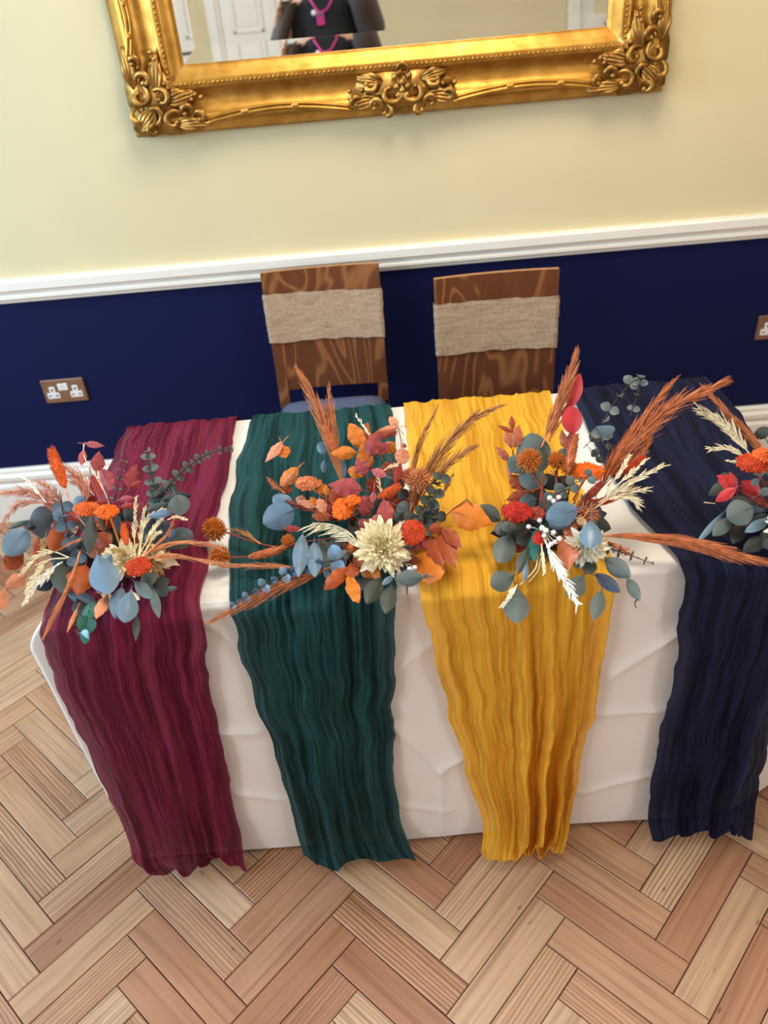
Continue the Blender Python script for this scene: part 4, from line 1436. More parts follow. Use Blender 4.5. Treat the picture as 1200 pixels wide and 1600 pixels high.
# ---- arrangement on the burgundy runner
B = Bouquet(165, 845, 'dried flower arrangement with large blue-lit grey-green leaves on the burgundy runner', 11)
B.filler(44, 95, ['bk', 'ed', 'do', 'ed', 'bk', 'rd'], 75)
leaves(B, [
    ((42, 827), (9, 868), 40, 'eb', 'round', 2), ((36, 862), (7, 889), 30, 'ru', 'oval', 0), ((41, 898), (4, 922), 24, 'pk', 'point', 0), ((8, 922), (-10, 956), 26, 'pk', 'oval', 0),
    ((83, 806), (47, 812), 36, 'bk', 'round', 2), ((48, 812), (11, 827), 8, 'ed', 'lance', 2), ((60, 817), (38, 826), 14, 'bk', 'lance', 1), ((98, 806), (68, 782), 28, 'ru', 'oval', 0),
    ((115, 792), (133, 776), 18, 'eb', 'round', 1), ((114, 796), (100, 790), 16, 'eg', 'round', 1), ((143, 806), (139, 866), 22, 'ed', 'oval', 4), ((104, 820), (76, 868), 34, 'ru', 'point', 1, 0, .05),
    ((92, 816), (92, 790), 18, 'eb', 'round', 2), ((70, 840), (58, 872), 18, 'tan', 'oval', 0), ((92, 876), (98, 928), 30, 'ed', 'oval', 2), ((84, 902), (58, 922), 24, 'nv', 'oval', 1),
    ((134, 882), (120, 932), 44, 'ru', 'point', 3, 0, .06), ((148, 832), (172, 858), 32, 'do', 'oval', 1), ((140, 845), (158, 876), 24, 'do', 'oval', 1), ((152, 866), (172, 929), 46, 'eb', 'drop', 5), ((174, 866), (156, 888), 22, 'eb', 'oval', 4),
    ((190, 918), (180, 968), 28, 'eb', 'oval', 3), ((205, 922), (194, 974), 34, 'eb', 'drop', 4.5), ((210, 908), (239, 936), 20, 'eg', 'oval', 3), ((238, 920), (249, 967), 15, 'eg', 'oval', 3),
    ((214, 960), (212, 1004), 12, 'ed', 'lance', 1), ((225, 896), (238, 914), 26, 'ed', 'round', 2), ((236, 905), (262, 932), 24, 'bk', 'oval', 1), ((254, 922), (278, 918), 9, 'eg', 'lance', 1), ((250, 900), (258, 918), 22, 'bk', 'oval', 1),
    ((168, 928), (150, 968), 18, 'pk', 'oval', 3, 20, .1), ((158, 928), (176, 936), 12, 'tan', 'oval', 2), ((194, 926), (199, 952), 14, 'tan', 'oval', 2), ((208, 926), (218, 938), 9, 'cr', 'oval', 2), ((168, 944), (160, 955), 12, 'tan', 'oval', 2),
    ((140, 942), (143, 966), 28, 'tl', 'round', 3, 15), ((126, 976), (150, 980), 26, 'tl', 'round', 3, -20), ((124, 990), (140, 1000), 20, 'tl', 'oval', 3, 30), ((136, 962), (124, 986), 22, 'tl', 'oval', 3.4, -25), ((122, 948), (104, 990), 7, 'pk', 'lance', 3),
    ((105, 928), (152, 942), 20, 'bk', 'oval', 1), ((120, 936), (128, 966), 22, 'bk', 'oval', 1), ((230, 808), (274, 799), 13, 'eb', 'lance', 3), ((225, 800), (264, 786), 14, 'ed', 'oval', 2),
    ((246, 808), (264, 842), 24, 'nv', 'oval', 2), ((264, 842), (274, 826), 10, 'eb', 'lance', 2), ((262, 850), (302, 832), 34, 'eg', 'round', 1), ((252, 780), (300, 774), 18, 'bk', 'oval', 2, 10), ((274, 774), (286, 804), 34, 'eg', 'round', 3),
    ((262, 796), (288, 814), 14, 'rd', 'oval', 1), ((226, 828), (246, 858), 28, 'ed', 'oval', 1), ((196, 812), (212, 798), 26, 'ed', 'round', 0), ((240, 808), (232, 838), 24, 'nv', 'oval', 1), ((182, 800), (186, 835), 12, 'nv', 'lance', 1),
    ((132, 693), (165, 697), 11, 'mv', 'point', 0), ((131, 703), (127, 727), 13, 'mp', 'oval', 0), ((151, 738), (155, 704), 22, 'mv', 'point', 0, 0, .1), ((158, 732), (176, 766), 22, 'mv', 'oval', 0, 20), ((143, 742), (158, 778), 20, 'rd', 'oval', 0, 20),
    ((202, 764), (213, 724), 24, 'mv', 'point', 0, 15), ((200, 762), (222, 752), 10, 'rd', 'oval', 0), ((185, 782), (209, 777), 11, 'mv', 'oval', 1), ((188, 793), (210, 788), 12, 'rd', 'oval', 1), ((145, 790), (170, 780), 12, 'rd', 'oval', 0),
    ((190, 858), (162, 862), 12, 'cr', 'oval', 2), ((248, 868), (282, 884), 16, 'tan', 'point', 2), ((240, 858), (252, 880), 16, 'tan', 'point', 2), ((228, 852), (260, 868), 16, 'tan', 'point', 2.5), ((230, 850), (236, 832), 12, 'tan', 'oval', 2),
])
B.stem([(131, 693), (132, 715), (150, 745), (168, 780), (175, 820)], .0011, 'cream'); B.stem([(152, 735), (158, 755), (168, 780)], .0009, 'cream'); B.stem([(200, 766), (188, 785), (178, 820)], .001, 'rstem')
B.bunny((102, 762), (82, 706), 21, 'orange', 1); B.stem([(102, 762), (108, 780), (120, 805), (150, 840)], .0014, 'pinkrust', 1)
B.bunny((198, 852), (193, 822), 13, 'orange', 4)
B.plume([(92, 792), (52, 768), (2, 771)], 34, 'pinkrust', 170); B.plume([(78, 786), (36, 784), (14, 800), (-2, 835)], 18, 'pinkrust', 110, ln=.3); B.plume([(132, 790), (138, 765), (122, 745), (102, 730)], 46, 'pinkrust', 150, ln=.5)
B.plume([(100, 792), (84, 770), (55, 750)], 30, 'pinkrust', 110)
B.plume([(125, 862), (112, 905), (90, 950), (70, 992)], 13, 'rust', 90, 4); B.plume([(150, 832), (110, 850), (85, 862)], 8, 'rust', 50, 4)
B.plume([(212, 872), (265, 848), (325, 850), (345, 858)], 12, 'rust', 70, 3, .35); B.plume([(215, 876), (270, 866), (330, 880), (400, 885)], 12, 'rust', 60, 3, .35); B.plume([(225, 870), (262, 835), (272, 812)], 10, 'rust', 50, 3)
B.plume([(58, 885), (56, 862), (60, 842)], 16, 'brick', 90, 1, .4, name='astilbe_spray')
B.grass([(72, 785), (58, 768), (36, 744)], 9, 'pale', 26, 1.5, .35)
B.yarrow((136, 796), 22, 14, 'orange', 3); B.yarrow((168, 800), 20, 13, 'bright', 4.5, 60); B.yarrow((216, 886), 22, 17, 'deep', 4.5, 80); B.stem([(172, 806), (182, 835), (190, 860)], .0022, 'ochre', 3)
B.dahlia((194, 872), 30, ['cr', 'cr', 'tan', 'cr'], 2.5, n=64); B.dahlia((240, 878), 30, ['tan', 'cr', 'tan', 'tan'], .8, face=(.6, 0, .1), n=44)
for pp, w_ in (([(211, 872), (210, 830), (213, 776)], 10), ([(216, 872), (220, 835), (226, 793)], 8), ([(218, 868), (228, 815), (255, 795)], 9), ([(217, 868), (238, 830), (252, 812)], 9), ([(222, 870), (240, 840), (250, 832)], 8)):
    B.grass(pp, w_, 'cream', 24, 3, .35)
for pp in ([(110, 872), (82, 862), (58, 870), (34, 896)], [(105, 872), (74, 876), (55, 900), (40, 925)], [(98, 878), (72, 895), (50, 922), (38, 944)], [(92, 880), (80, 892), (64, 912)]):
    B.grass(pp, 11, 'pale' if pp[0][0] < 100 else 'cream', 26, 3, .3)
B.grass([(262, 812), (275, 808), (292, 812)], 6, 'cream', 12, 3, .2)
B.sprig([(95, 780), (100, 808), (106, 832), (113, 853), (121, 880)], 11, 10, 7, 'eb', 3.2, 'disc', .2, face=.75)
B.sprig([(252, 800), (246, 775), (236, 740), (230, 702)], 12, 8, 12, 'eg', 0, 'disc', .3, face=.6); B.sprig([(248, 782), (270, 752), (300, 725), (330, 708), (366, 700)], 11, 4, 15, 'eg', 0, 'disc', .3, face=.5)
B.sprig([(178, 786), (186, 750), (196, 718)], 7, 3.5, 9, 'eg', 0, 'lance', .2)

# ---- arrangement on the green runner
B = Bouquet(580, 815, 'dried flower arrangement with cream dahlia and red leaves on the teal green runner', 23)
B.filler(40, 85, ['do', 'rd', 'bk', 'do', 'ed', 'rd'], 70)
leaves(B, [
    ((459, 796), (411, 818), 44, 'eb', 'round', 1), ((457, 794), (426, 776), 28, 'eb', 'round', .4), ((440, 826), (474, 827), 11, 'rd', 'lance', 0), ((473, 834), (466, 903), 25, 'eb', 'oval', 3), ((491, 846), (492, 903), 26, 'eb', 'oval', 2.5),
    ((500, 842), (512, 884), 36, 'ed', 'oval', 0), ((506, 880), (530, 905), 28, 'ed', 'oval', 0), ((442, 690), (414, 723), 15, 'pk', 'point', 0, 25), ((440, 695), (446, 716), 22, 'or', 'oval', -.4), ((466, 730), (437, 760), 22, 'or', 'oval', 0, 25), ((464, 734), (441, 760), 10, 'pk', 'lance', .5), ((452, 756), (446, 772), 16, 'ru', 'oval', 0),
    ((478, 785), (462, 778), 16, 'pk', 'oval', 1), ((494, 792), (463, 782), 12, 'pk', 'point', 2), ((507, 802), (498, 778), 17, 'pk', 'oval', 3), ((492, 790), (486, 776), 12, 'or', 'oval', 2), ((516, 806), (487, 806), 18, 'ru', 'oval', 1.5), ((500, 772), (503, 754), 14, 'or', 'oval', 2), ((510, 776), (509, 756), 10, 'or', 'lance', 2.4),
    ((512, 704), (496, 694), 20, 'eb', 'round', -1), ((507, 718), (506, 740), 11, 'eb', 'oval', -1), ((534, 715), (536, 750), 14, 'eb', 'oval', -1), ((568, 702), (546, 661), 27, 'or', 'oval', 1, 0, .1), ((557, 707), (515, 709), 22, 'or', 'point', 2, 0, .08), ((572, 735), (566, 690), 26, 'or', 'point', 1.5), ((580, 735), (572, 700), 16, 'do', 'oval', 1),
    ((566, 766), (512, 757), 32, 'mv', 'point', 4), ((572, 742), (556, 716), 24, 'mv', 'point', 3.5), ((560, 728), (552, 748), 26, 'or', 'oval', 2), ((576, 714), (592, 672), 26, 'mv', 'point', 3), ((586, 708), (612, 692), 18, 'mv', 'point', 2), ((604, 744), (580, 734), 15, 'mp', 'oval', 4),
    ((580, 776), (562, 800), 26, 'mv', 'round', 4.5), ((570, 795), (568, 806), 22, 'mv', 'oval', 4), ((600, 780), (606, 828), 26, 'mv', 'point', 4.5), ((592, 802), (577, 832), 14, 'mv', 'point', 5), ((584, 768), (582, 786), 10, 'mp', 'oval', 5), ((555, 770), (540, 790), 26, 'do', 'oval', 2), ((530, 758), (520, 790), 24, 'do', 'oval', 1),
    ((600, 706), (618, 692), 20, 'or', 'oval', 1), ((622, 668), (608, 651), 14, 'pk', 'oval', 0), ((622, 668), (584, 676), 12, 'pk', 'point', 0), ((629, 700), (628, 726), 24, 'pk', 'round', 2), ((626, 722), (616, 762), 13, 'rd', 'point', 2), ((630, 700), (632, 692), 10, 'mv', 'point', 1), ((612, 722), (620, 735), 14, 'rd', 'oval', 1), ((600, 722), (608, 738), 20, 'do', 'oval', 1), ((612, 740), (634, 742), 18, 'do', 'oval', 0),
    ((620, 790), (640, 800), 26, 'eg', 'round', 1), ((625, 765), (635, 780), 20, 'ed', 'round', 0), ((630, 800), (618, 812), 20, 'ed', 'round', 1), ((582, 812), (564, 838), 26, 'rd', 'oval', 2), ((560, 812), (584, 832), 22, 'mv', 'oval', 1),
    ((704, 797), (772, 820), 46, 'or', 'point', 3, 0, .05), ((692, 824), (668, 828), 18, 'do', 'oval', 3), ((693, 826), (723, 858), 22, 'do', 'point', 3, 0, .08), ((688, 828), (712, 890), 32, 'do', 'point', 2, 0, .08), ((672, 836), (694, 888), 30, 'do', 'point', 1.5), ((648, 868), (690, 905), 46, 'or', 'round', .4), ((664, 838), (676, 856), 22, 'rd', 'oval', 1), ((640, 872), (652, 884), 18, 'do', 'oval', 1),
    ((544, 886), (506, 922), 24, 'ru', 'oval', 2, 0, .1), ((544, 898), (560, 944), 22, 'or', 'oval', 2, 0, .18), ((564, 884), (594, 904), 30, 'or', 'oval', 1), ((548, 880), (552, 904), 24, 'do', 'oval', 2), ((534, 870), (546, 862), 16, 'eg', 'round', 3), ((560, 796), (548, 800), 16, 'eg', 'round', 4),
    ((596, 902), (572, 944), 30, 'ed', 'oval', 1), ((612, 912), (602, 960), 26, 'ed', 'oval', 1.5), ((662, 902), (616, 905), 27, 'eg', 'oval', 2.5), ((660, 902), (670, 898), 8, 'eg', 'oval', 2.5), ((614, 900), (597, 914), 10, 'eb', 'oval', 3), ((580, 900), (596, 928), 22, 'bk', 'oval', .5), ((628, 895), (640, 878), 22, 'bk', 'oval', 1), ((560, 904), (575, 920), 24, 'bk', 'oval', .5),
    ((520, 870), (540, 885), 30, 'bk', 'oval', .5), ((520, 842), (526, 860), 30, 'ed', 'oval', .5),
])
B.stem([(465, 724), (478, 740), (492, 752), (530, 790)], .0008, 'dstem'); B.stem([(730, 780), (708, 796), (690, 812), (660, 838)], .0009, 'dstem', 3); B.stem([(730, 780), (738, 790), (742, 800)], .0007, 'dstem', 3); B.stem([(622, 668), (627, 695), (622, 740)], .0008, 'dstem')
B.stem([(636, 915), (636, 928)], .0018, 'dstem', 2)
B.globe((335, 827), 21, 'ochre', 0, stem_to=[(360, 834), (400, 848), (450, 856), (520, 850)]); B.globe((343, 869), 19, 'ochre', 0, stem_to=[(362, 871), (395, 870)]); B.globe((450, 845), 12, 'ochre', 1, 150)
B.globe((655, 750), 22, 'rust', 2, stem_to=[(650, 780), (635, 815)]); B.globe((641, 745), 16, 'flame', 1)
B.bunny((388, 871), (446, 854), 15, 'flame', 1); B.stem([(446, 854), (480, 846), (530, 840)], .0014, 'rstem', 1); B.bunny((523, 707), (508, 668), 14, 'flame', 1.5); B.bunny((590, 778), (622, 760), 16, 'orange', 4); B.bunny((576, 682), (617, 676), 12, 'brick', 1, name='astilbe_head'); B.bunny((576, 690), (574, 664), 9, 'flame', .5)
B.plume([(408, 850), (380, 832), (358, 826)], 16, 'brown', 60, .5, .3)
B.plume([(470, 888), (420, 884), (350, 886)], 14, 'rust', 80, .3, .4); B.plume([(520, 885), (470, 905), (420, 925), (338, 967)], 27, 'rust', 220, .8, .4); B.plume([(445, 770), (430, 760), (418, 746)], 16, 'flame', 50, .3); B.plume([(500, 800), (470, 792), (448, 782)], 14, 'brick', 70, .5)
B.plume([(536, 765), (518, 700), (500, 645), (470, 588)], 30, 'rust', 240, 0, .42); B.plume([(536, 760), (524, 690), (514, 640), (514, 610)], 24, 'rust', 130, -.5, .4)
B.plume([(645, 800), (655, 760), (690, 705), (735, 655), (778, 637)], 30, 'brown', 300, .5, .3); B.plume([(660, 775), (690, 735), (715, 712), (742, 698)], 24, 'brown', 170, .8, .4); B.plume([(640, 770), (648, 715), (662, 680), (682, 640)], 15, 'brown', 120, 0, .35); B.plume([(640, 810), (645, 775), (650, 745)], 16, 'rust', 70, 1.5, .5)
B.plume([(690, 775), (700, 755), (708, 742)], 14, 'brown', 30, .5, .5)
B.sprig([(540, 872), (480, 885), (430, 905), (390, 930), (360, 948)], 16, 4, 11, 'eb', 2.2, 'disc', .3, face=.7); B.sprig([(640, 822), (662, 800), (676, 775), (690, 742)], 13, 10, 9, 'ed', 2, 'disc', .25, face=.75); B.sprig([(655, 830), (668, 812), (684, 800)], 14, 11, 5, 'ed', 2, 'disc', .25, face=.75)
B.yarrow((482, 756), 23, 13, 'flame', 2); B.yarrow((536, 796), 18, 20, 'bright', 5, 90); B.yarrow((551, 782), 12, 9, 'bright', 5.5, 30); B.yarrow((645, 832), 21, 24, 'deep', 5, 110)
B.dahlia((597, 854), 45, ['cr', 'cr', 'cr', 'cr'], 4, n=120)
for pp in ([(562, 852), (545, 832), (520, 820), (489, 817)],): B.grass(pp, 34, 'cream', 26, 4.2, .25, .3, one_side=-1); B.grass([(560, 850), (545, 838), (528, 828)], 26, 'cream', 12, 4, .2, .3, one_side=-1)
B.grass([(592, 700), (576, 678), (557, 650)], 7, 'cream', 16, 1, .3); B.grass([(600, 735), (612, 728), (622, 726)], 8, 'cream', 8, 2, .1); B.grass([(600, 780), (594, 760), (590, 745)], 8, 'tan' if 0 else 'cream', 8, 3.5, .1)
B.berries([(640, 889), (648, 887)], 3.6, (630, 880), 3); B.globe((549, 855), 8, 'ochre', 4, 40, name='seed_head')

# ---- arrangement on the mustard runner
B = Bouquet(862, 822, 'dried flower arrangement with spiky orange globes and white berries on the mustard runner', 37)
B.filler(40, 80, ['bk', 'ed', 'do', 'ed', 'rd', 'nv'], 60)
leaves(B, [
    ((838, 742), (830, 676), 54, 'eg', 'round', 0), ((822, 735), (794, 716), 30, 'eg', 'round', .5), ((834, 732), (830, 767), 46, 'eg', 'round', .3), ((838, 780), (811, 788), 26, 'eg', 'round', 1), ((862, 802), (856, 768), 34, 'eg', 'round', 1), ((824, 768), (838, 796), 24, 'ed', 'oval', 0),
    ((803, 676), (776, 664), 8, 'do', 'point', 0), ((801, 674), (799, 649), 10, 'do', 'lance', 0), ((803, 700), (811, 663), 22, 'cop', 'point', 0), ((800, 702), (790, 672), 14, 'cop', 'lance', 0), ((797, 722), (776, 698), 13, 'cop', 'oval', 0), ((799, 720), (795, 745), 11, 'pk', 'oval', 0), ((818, 766), (797, 742), 22, 'do', 'oval', 0), ((828, 770), (789, 782), 20, 'do', 'point', .6),
    ((889, 640), (906, 583), 24, 'red', 'oval', -.5, 10), ((895, 678), (893, 634), 32, 'red', 'round', .5, 10), ((886, 690), (903, 700), 16, 'rd', 'oval', 0), ((888, 705), (896, 672), 16, 'mv', 'oval', 0), ((884, 702), (877, 670), 13, 'cop', 'point', 0), ((886, 630), (896, 668), 26, 'rd', 'oval', -1),
    ((942, 690), (932, 666), 42, 'eg', 'oval', 0, -40), ((925, 703), (935, 712), 16, 'ed', 'oval', 0), ((930, 712), (942, 724), 10, 'ed', 'lance', 0), ((922, 690), (930, 682), 12, 'ed', 'oval', 0), ((882, 700), (878, 722), 20, 'eg', 'round', 0), ((950, 690), (952, 704), 10, 'ed', 'lance', 0),
    ((902, 795), (853, 812), 40, 'eb', 'round', 4.5), ((898, 800), (858, 822), 30, 'eb', 'round', 4), ((848, 815), (842, 800), 18, 'nv', 'oval', 2), ((872, 782), (884, 776), 16, 'nv', 'oval', 3), ((918, 790), (908, 772), 10, 'eb', 'lance', 2), ((924, 812), (922, 857), 36, 'eb', 'drop', 5), ((924, 800), (924, 816), 2, 'eb', 'lance', 5),
    ((888, 832), (888, 896), 36, 'cop', 'point', 3, 10, .08), ((882, 838), (902, 822), 26, 'cop', 'oval', 3.5), ((872, 836), (880, 850), 20, 'cop', 'oval', 2.5), ((912, 808), (904, 820), 16, 'tan', 'oval', 3.6), ((880, 860), (870, 885), 20, 'cop', 'oval', 2),
    ((783, 814), (746, 790), 27, 'eg', 'oval', 1), ((796, 836), (780, 880), 36, 'eg', 'round', 1.2), ((788, 816), (778, 836), 22, 'ed', 'round', 1.5), ((794, 814), (792, 832), 24, 'eg', 'round', 1.7), ((800, 818), (802, 832), 18, 'bk', 'round', 1), ((824, 832), (812, 852), 24, 'ed', 'round', 1),
    ((836, 826), (835, 878), 19, 'tl', 'oval', 2, 35), ((828, 846), (828, 876), 14, 'bk', 'oval', 1), ((826, 856), (808, 896), 20, 'ed', 'oval', 1.5), ((824, 878), (818, 912), 9, 'eb', 'lance', 1.8), ((805, 898), (766, 916), 34, 'eg', 'drop', 1.2), ((806, 916), (808, 975), 40, 'eg', 'drop', 1.2),
    ((912, 898), (888, 934), 32, 'eg', 'drop', 1), ((930, 896), (970, 926), 22, 'nv', 'oval', 1), ((940, 922), (927, 970), 24, 'eg', 'oval', 1), ((922, 872), (920, 898), 24, 'ed', 'oval', 1), ((944, 872), (986, 902), 30, 'eg', 'oval', 1), ((980, 902), (1000, 940), 19, 'eg', 'oval', 1), ((902, 874), (912, 884), 20, 'bk', 'oval', .6), ((932, 788), (934, 806), 14, 'nv', 'oval', 2),
    ((872, 760), (884, 790), 20, 'bk', 'oval', .5), ((850, 740), (866, 766), 26, 'bk', 'oval', -.5), ((870, 745), (890, 765), 26, 'bk', 'oval', -.5),
])
B.stem([(998, 934), (992, 942), (994, 950)], .0012, 'dstem', 1); B.stem([(920, 895), (940, 906), (940, 922)], .0009, 'dstem', 1); B.stem([(912, 898), (920, 893), (930, 896)], .001, 'dstem', 1); B.stem([(826, 870), (806, 885), (803, 905), (806, 918)], .001, 'dstem', 1.2); B.stem([(975, 895), (980, 902)], .0009, 'dstem', 1)
B.globe((827, 719), 22, 'ochre', 2.2, 150, stem_to=[(838, 750), (846, 790)]); B.globe((870, 719), 16, 'ochre', 1.5, 150, stem_to=[(870, 745), (866, 790)]); B.globe((888, 730), 15, 'ochre', 1.8, 150, stem_to=[(880, 755), (870, 790)])
for pp in ([(832, 738), (846, 765), (852, 800)], [(850, 740), (846, 770), (842, 800)], [(868, 735), (870, 765), (868, 800)], [(818, 768), (840, 764), (850, 758)]): B.stem(pp, .002, 'rstem', 1.5)
B.globe((914, 802), 24, 'rust', 2, 150, name='protea_head')
B.plume([(846, 700), (868, 645), (885, 605), (900, 553)], 28, 'rust', 240, .3, .4); B.plume([(858, 690), (872, 650), (884, 620)], 26, 'rust', 120, 0, .4)
B.bunny((888, 738), (900, 682), 16, 'flame', 2.5); B.yarrow((918, 738), 28, 17, 'bright', 1.5, 90); B.yarrow((900, 736), 16, 14, 'ochre', 1, 40)
B.sprig([(938, 690), (944, 660), (958, 632), (985, 600), (1008, 586)], 11, 9, 6, 'eg', 0, 'disc', .1, face=.75); B.sprig([(985, 650), (995, 620), (1002, 590)], 7, 9, 3, 'eg', 0, 'disc', .1, face=.7)
B.plume([(930, 775), (955, 730), (1000, 680), (1055, 632), (1130, 598)], 48, 'flame', 380, .5, .28); B.plume([(945, 745), (985, 680), (1015, 640), (1052, 596)], 22, 'flame', 140, .3, .3); B.plume([(950, 760), (985, 725), (1010, 700), (1019, 672)], 24, 'flame', 130, .8, .35); B.plume([(955, 738), (990, 690), (1040, 640), (1066, 612)], 16, 'flame', 90, .2, .3)
for b, t, w_ in (((962, 742), (1006, 716), 15), ((925, 790), (985, 762), 15), ((908, 785), (938, 756), 14), ((900, 800), (935, 782), 12)): B.bunny(b, t, w_, 'deep' if w_ > 14 else 'brick', 2)
for pp in ([(895, 815), (915, 795), (945, 778)], [(890, 830), (915, 805), (940, 785)], [(885, 822), (905, 790), (920, 768)], [(878, 818), (895, 790), (905, 770)]): B.stem(pp, .0013, 'rstem', 2.5)
B.grass([(935, 785), (970, 765), (1003, 745), (1038, 727)], 13, 'cream', 34, 2.5, .25); B.grass([(948, 765), (968, 740), (984, 712)], 10, 'cream', 22, 2.5, .3); B.grass([(952, 768), (980, 745), (1010, 718)], 9, 'cream', 20, 2.5, .35); B.grass([(925, 795), (960, 772), (1010, 765)], 16, 'cream', 30, 2.2, .25); B.grass([(922, 800), (955, 778), (985, 778), (998, 790)], 14, 'cream', 30, 2.5, .25)
B.sprig([(872, 772), (892, 758), (926, 742)], 10, 9, 5, 'eg', 3, 'disc', .2, face=.8)
B.yarrow((808, 800), 27, 18, 'scarlet', 3.5, 100); B.yarrow((838, 803), 14, 12, 'brick', 2.5, 40); B.yarrow((842, 842), 9, 12, 'scarlet', 3.6, 34)
B.berries([(826, 823), (843, 813), (847, 825), (853, 829), (865, 832), (850, 837), (874, 842), (867, 847), (861, 850), (857, 854)], 4.2, (848, 832), 5); B.berries([(859, 778), (873, 777), (865, 783)], 3.8, (868, 795), 4)
B.dahlia((916, 852), 34, ['wh', 'wh', 'cr', 'wh'], 3, face=(.2, -.5, -.1), n=70)
B.grass([(850, 842), (866, 876), (882, 905), (904, 946)], 14, 'pale', 46, 4, .12, sl=1.6); B.grass([(846, 848), (848, 870), (850, 896)], 8, 'cream', 18, 3.6, .3); B.grass([(808, 914), (798, 928), (784, 949)], 9, 'pale', 20, 2, .1); B.stem([(840, 858), (838, 885), (825, 902), (812, 914)], .0011, 'cream', 1.5); B.stem([(846, 850), (842, 888), (826, 910)], .0009, 'cream', 1.5)
B.sprig([(945, 855), (980, 866), (1023, 882)], 8, 5, 8, 'ed', .6, 'lance', .1, face=.5)
B.plume([(935, 838), (990, 836), (1070, 845), (1130, 862), (1200, 880)], 30, 'flame', 330, 1, .42); B.plume([(938, 840), (960, 852), (985, 866)], 26, 'flame', 60, .6, .5)

# ---- arrangement on the navy runner, cut by the edge of the frame
B = Bouquet(1232, 805, 'dried flower arrangement with scarlet leaves on the navy runner', 51)
B.filler(36, 85, ['bk', 'ed', 'bk', 'nv', 'rd'], 65)
leaves(B, [
    ((1196, 685), (1186, 668), 26, 'ed', 'round', 0), ((1140, 752), (1107, 774), 18, 'ed', 'oval', 0), ((1150, 744), (1122, 756), 26, 'ed', 'oval', 0), ((1150, 762), (1119, 742), 22, 'red', 'point', 2, 20, .1), ((1150, 764), (1140, 736), 14, 'red', 'point', 2.2, 20), ((1151, 762), (1118, 784), 17, 'red', 'oval', 2.6), ((1188, 775), (1158, 752), 26, 'red', 'oval', 1.5), ((1190, 780), (1172, 762), 22, 'rd', 'oval', 1),
    ((1134, 797), (1083, 855), 10, 'eb', 'lance', 1), ((1144, 808), (1113, 838), 22, 'eg', 'oval', 1.4), ((1176, 792), (1136, 810), 42, 'eg', 'round', 3), ((1204, 810), (1163, 832), 17, 'eb', 'oval', 2), ((1186, 748), (1174, 758), 12, 'eg', 'oval', 3.5), ((1198, 738), (1176, 740), 10, 'eg', 'oval', 3.5), ((1188, 772), (1202, 764), 14, 'eg', 'round', 3), ((1200, 838), (1160, 862), 24, 'bk', 'oval', .5), ((1196, 825), (1205, 860), 30, 'bk', 'oval', .8), ((1160, 815), (1145, 850), 24, 'bk', 'oval', 0),
    ((1240, 830), (1262, 890), 36, 'eb', 'drop', 2), ((1262, 800), (1310, 815), 34, 'ru', 'point', 2), ((1258, 770), (1300, 740), 30, 'mv', 'point', 2), ((1226, 760), (1230, 715), 26, 'or', 'point', 2), ((1222, 850), (1214, 905), 30, 'eg', 'drop', 1.5),
])
B.plume([(1205, 740), (1180, 690), (1145, 655), (1100, 606)], 20, 'rust', 230, .2, .3); B.plume([(1216, 800), (1185, 782), (1165, 772)], 16, 'brick', 90, 2, .4); B.plume([(1250, 760), (1290, 700), (1330, 660)], 30, 'flame', 160, .5)
B.grass([(1180, 722), (1158, 692), (1130, 662), (1090, 638)], 17, 'cream', 50, 1, .2, sl=1.3); B.grass([(1176, 722), (1155, 708), (1135, 700), (1108, 702)], 13, 'cream', 26, .8, .25); B.grass([(1165, 724), (1150, 722), (1134, 720)], 6, 'cream', 8, .8, .2)
B.yarrow((1176, 724), 28, 20, 'deep', 3, 100); B.yarrow((1190, 712), 16, 14, 'orange', 3, 40)
B.dahlia((1240, 822), 40, ['cr', 'wh', 'cr', 'cr'], 3, n=80); B.stem([(1100, 785), (1118, 787)], .001, 'cream', .5)
# ------------------------------------------------------------------ the photographer, seen in the mirror
px_, py_ = -0.165, -2.98
per_root = thing('person', (px_, py_, 0), 'person in black dress, brown cardigan and pink lanyard reflected in the mirror', 'person')
MT['skin'] = simple('skin', (206, 158, 132), 0.55, var=0.05)
MT['black_cloth'] = simple('black_jersey', (17, 17, 20), 0.85, var=0.15)
MT['brown_knit'] = simple('dark_brown_knit', (74, 62, 58), 0.9, var=0.15, scale=200)
MT['hair'] = simple('brown_hair', (58, 38, 26), 0.5, var=0.3, scale=120)
MT['pink'] = simple('pink_ribbon', (196, 40, 122), 0.5)
MT['eye'] = simple('eye_white', (236, 232, 228), 0.3)
MT['lips'] = simple('lips', (170, 88, 84), 0.5)
MT['case'] = simple('phone_case', (30, 30, 34), 0.35)
PH = CAM - AX_F * 0.020
hR = PH + AX_R * 0.045 - AX_U * 0.125 - AX_F * 0.012      # gripping hand (her right)
X = lambda x, y, z: (px_ + x, py_ + y, z)
J = [X(0, 0, .93), X(0, .01, 1.08), X(0, 0, 1.25), X(0, -.01, 1.38), X(0, 0, 1.46), X(0, .02, 1.54), X(0, .035, 1.62), X(0, .03, 1.69),
     X(.16, -.01, 1.37), X(.27, .05, 1.26), (hR[0] + .02, hR[1] - .03, hR[2] - .06), (hR[0], hR[1], hR[2]),
     X(-.16, -.01, 1.37), X(-.25, .0, 1.12), X(-.26, .10, 1.26), X(-.255, .13, 1.335),
     X(.09, 0, .88), X(.10, .02, .48), X(.10, -.01, .09), X(.10, .10, .035), X(-.09, 0, .88), X(-.10, .02, .48), X(-.10, -.01, .09), X(-.10, .10, .035)]
E_ = [(0, 1), (1, 2), (2, 3), (3, 4), (4, 5), (5, 6), (6, 7), (3, 8), (8, 9), (9, 10), (10, 11), (3, 12), (12, 13), (13, 14), (14, 15), (0, 16), (16, 17), (17, 18), (18, 19), (0, 20), (20, 21), (21, 22), (22, 23)]
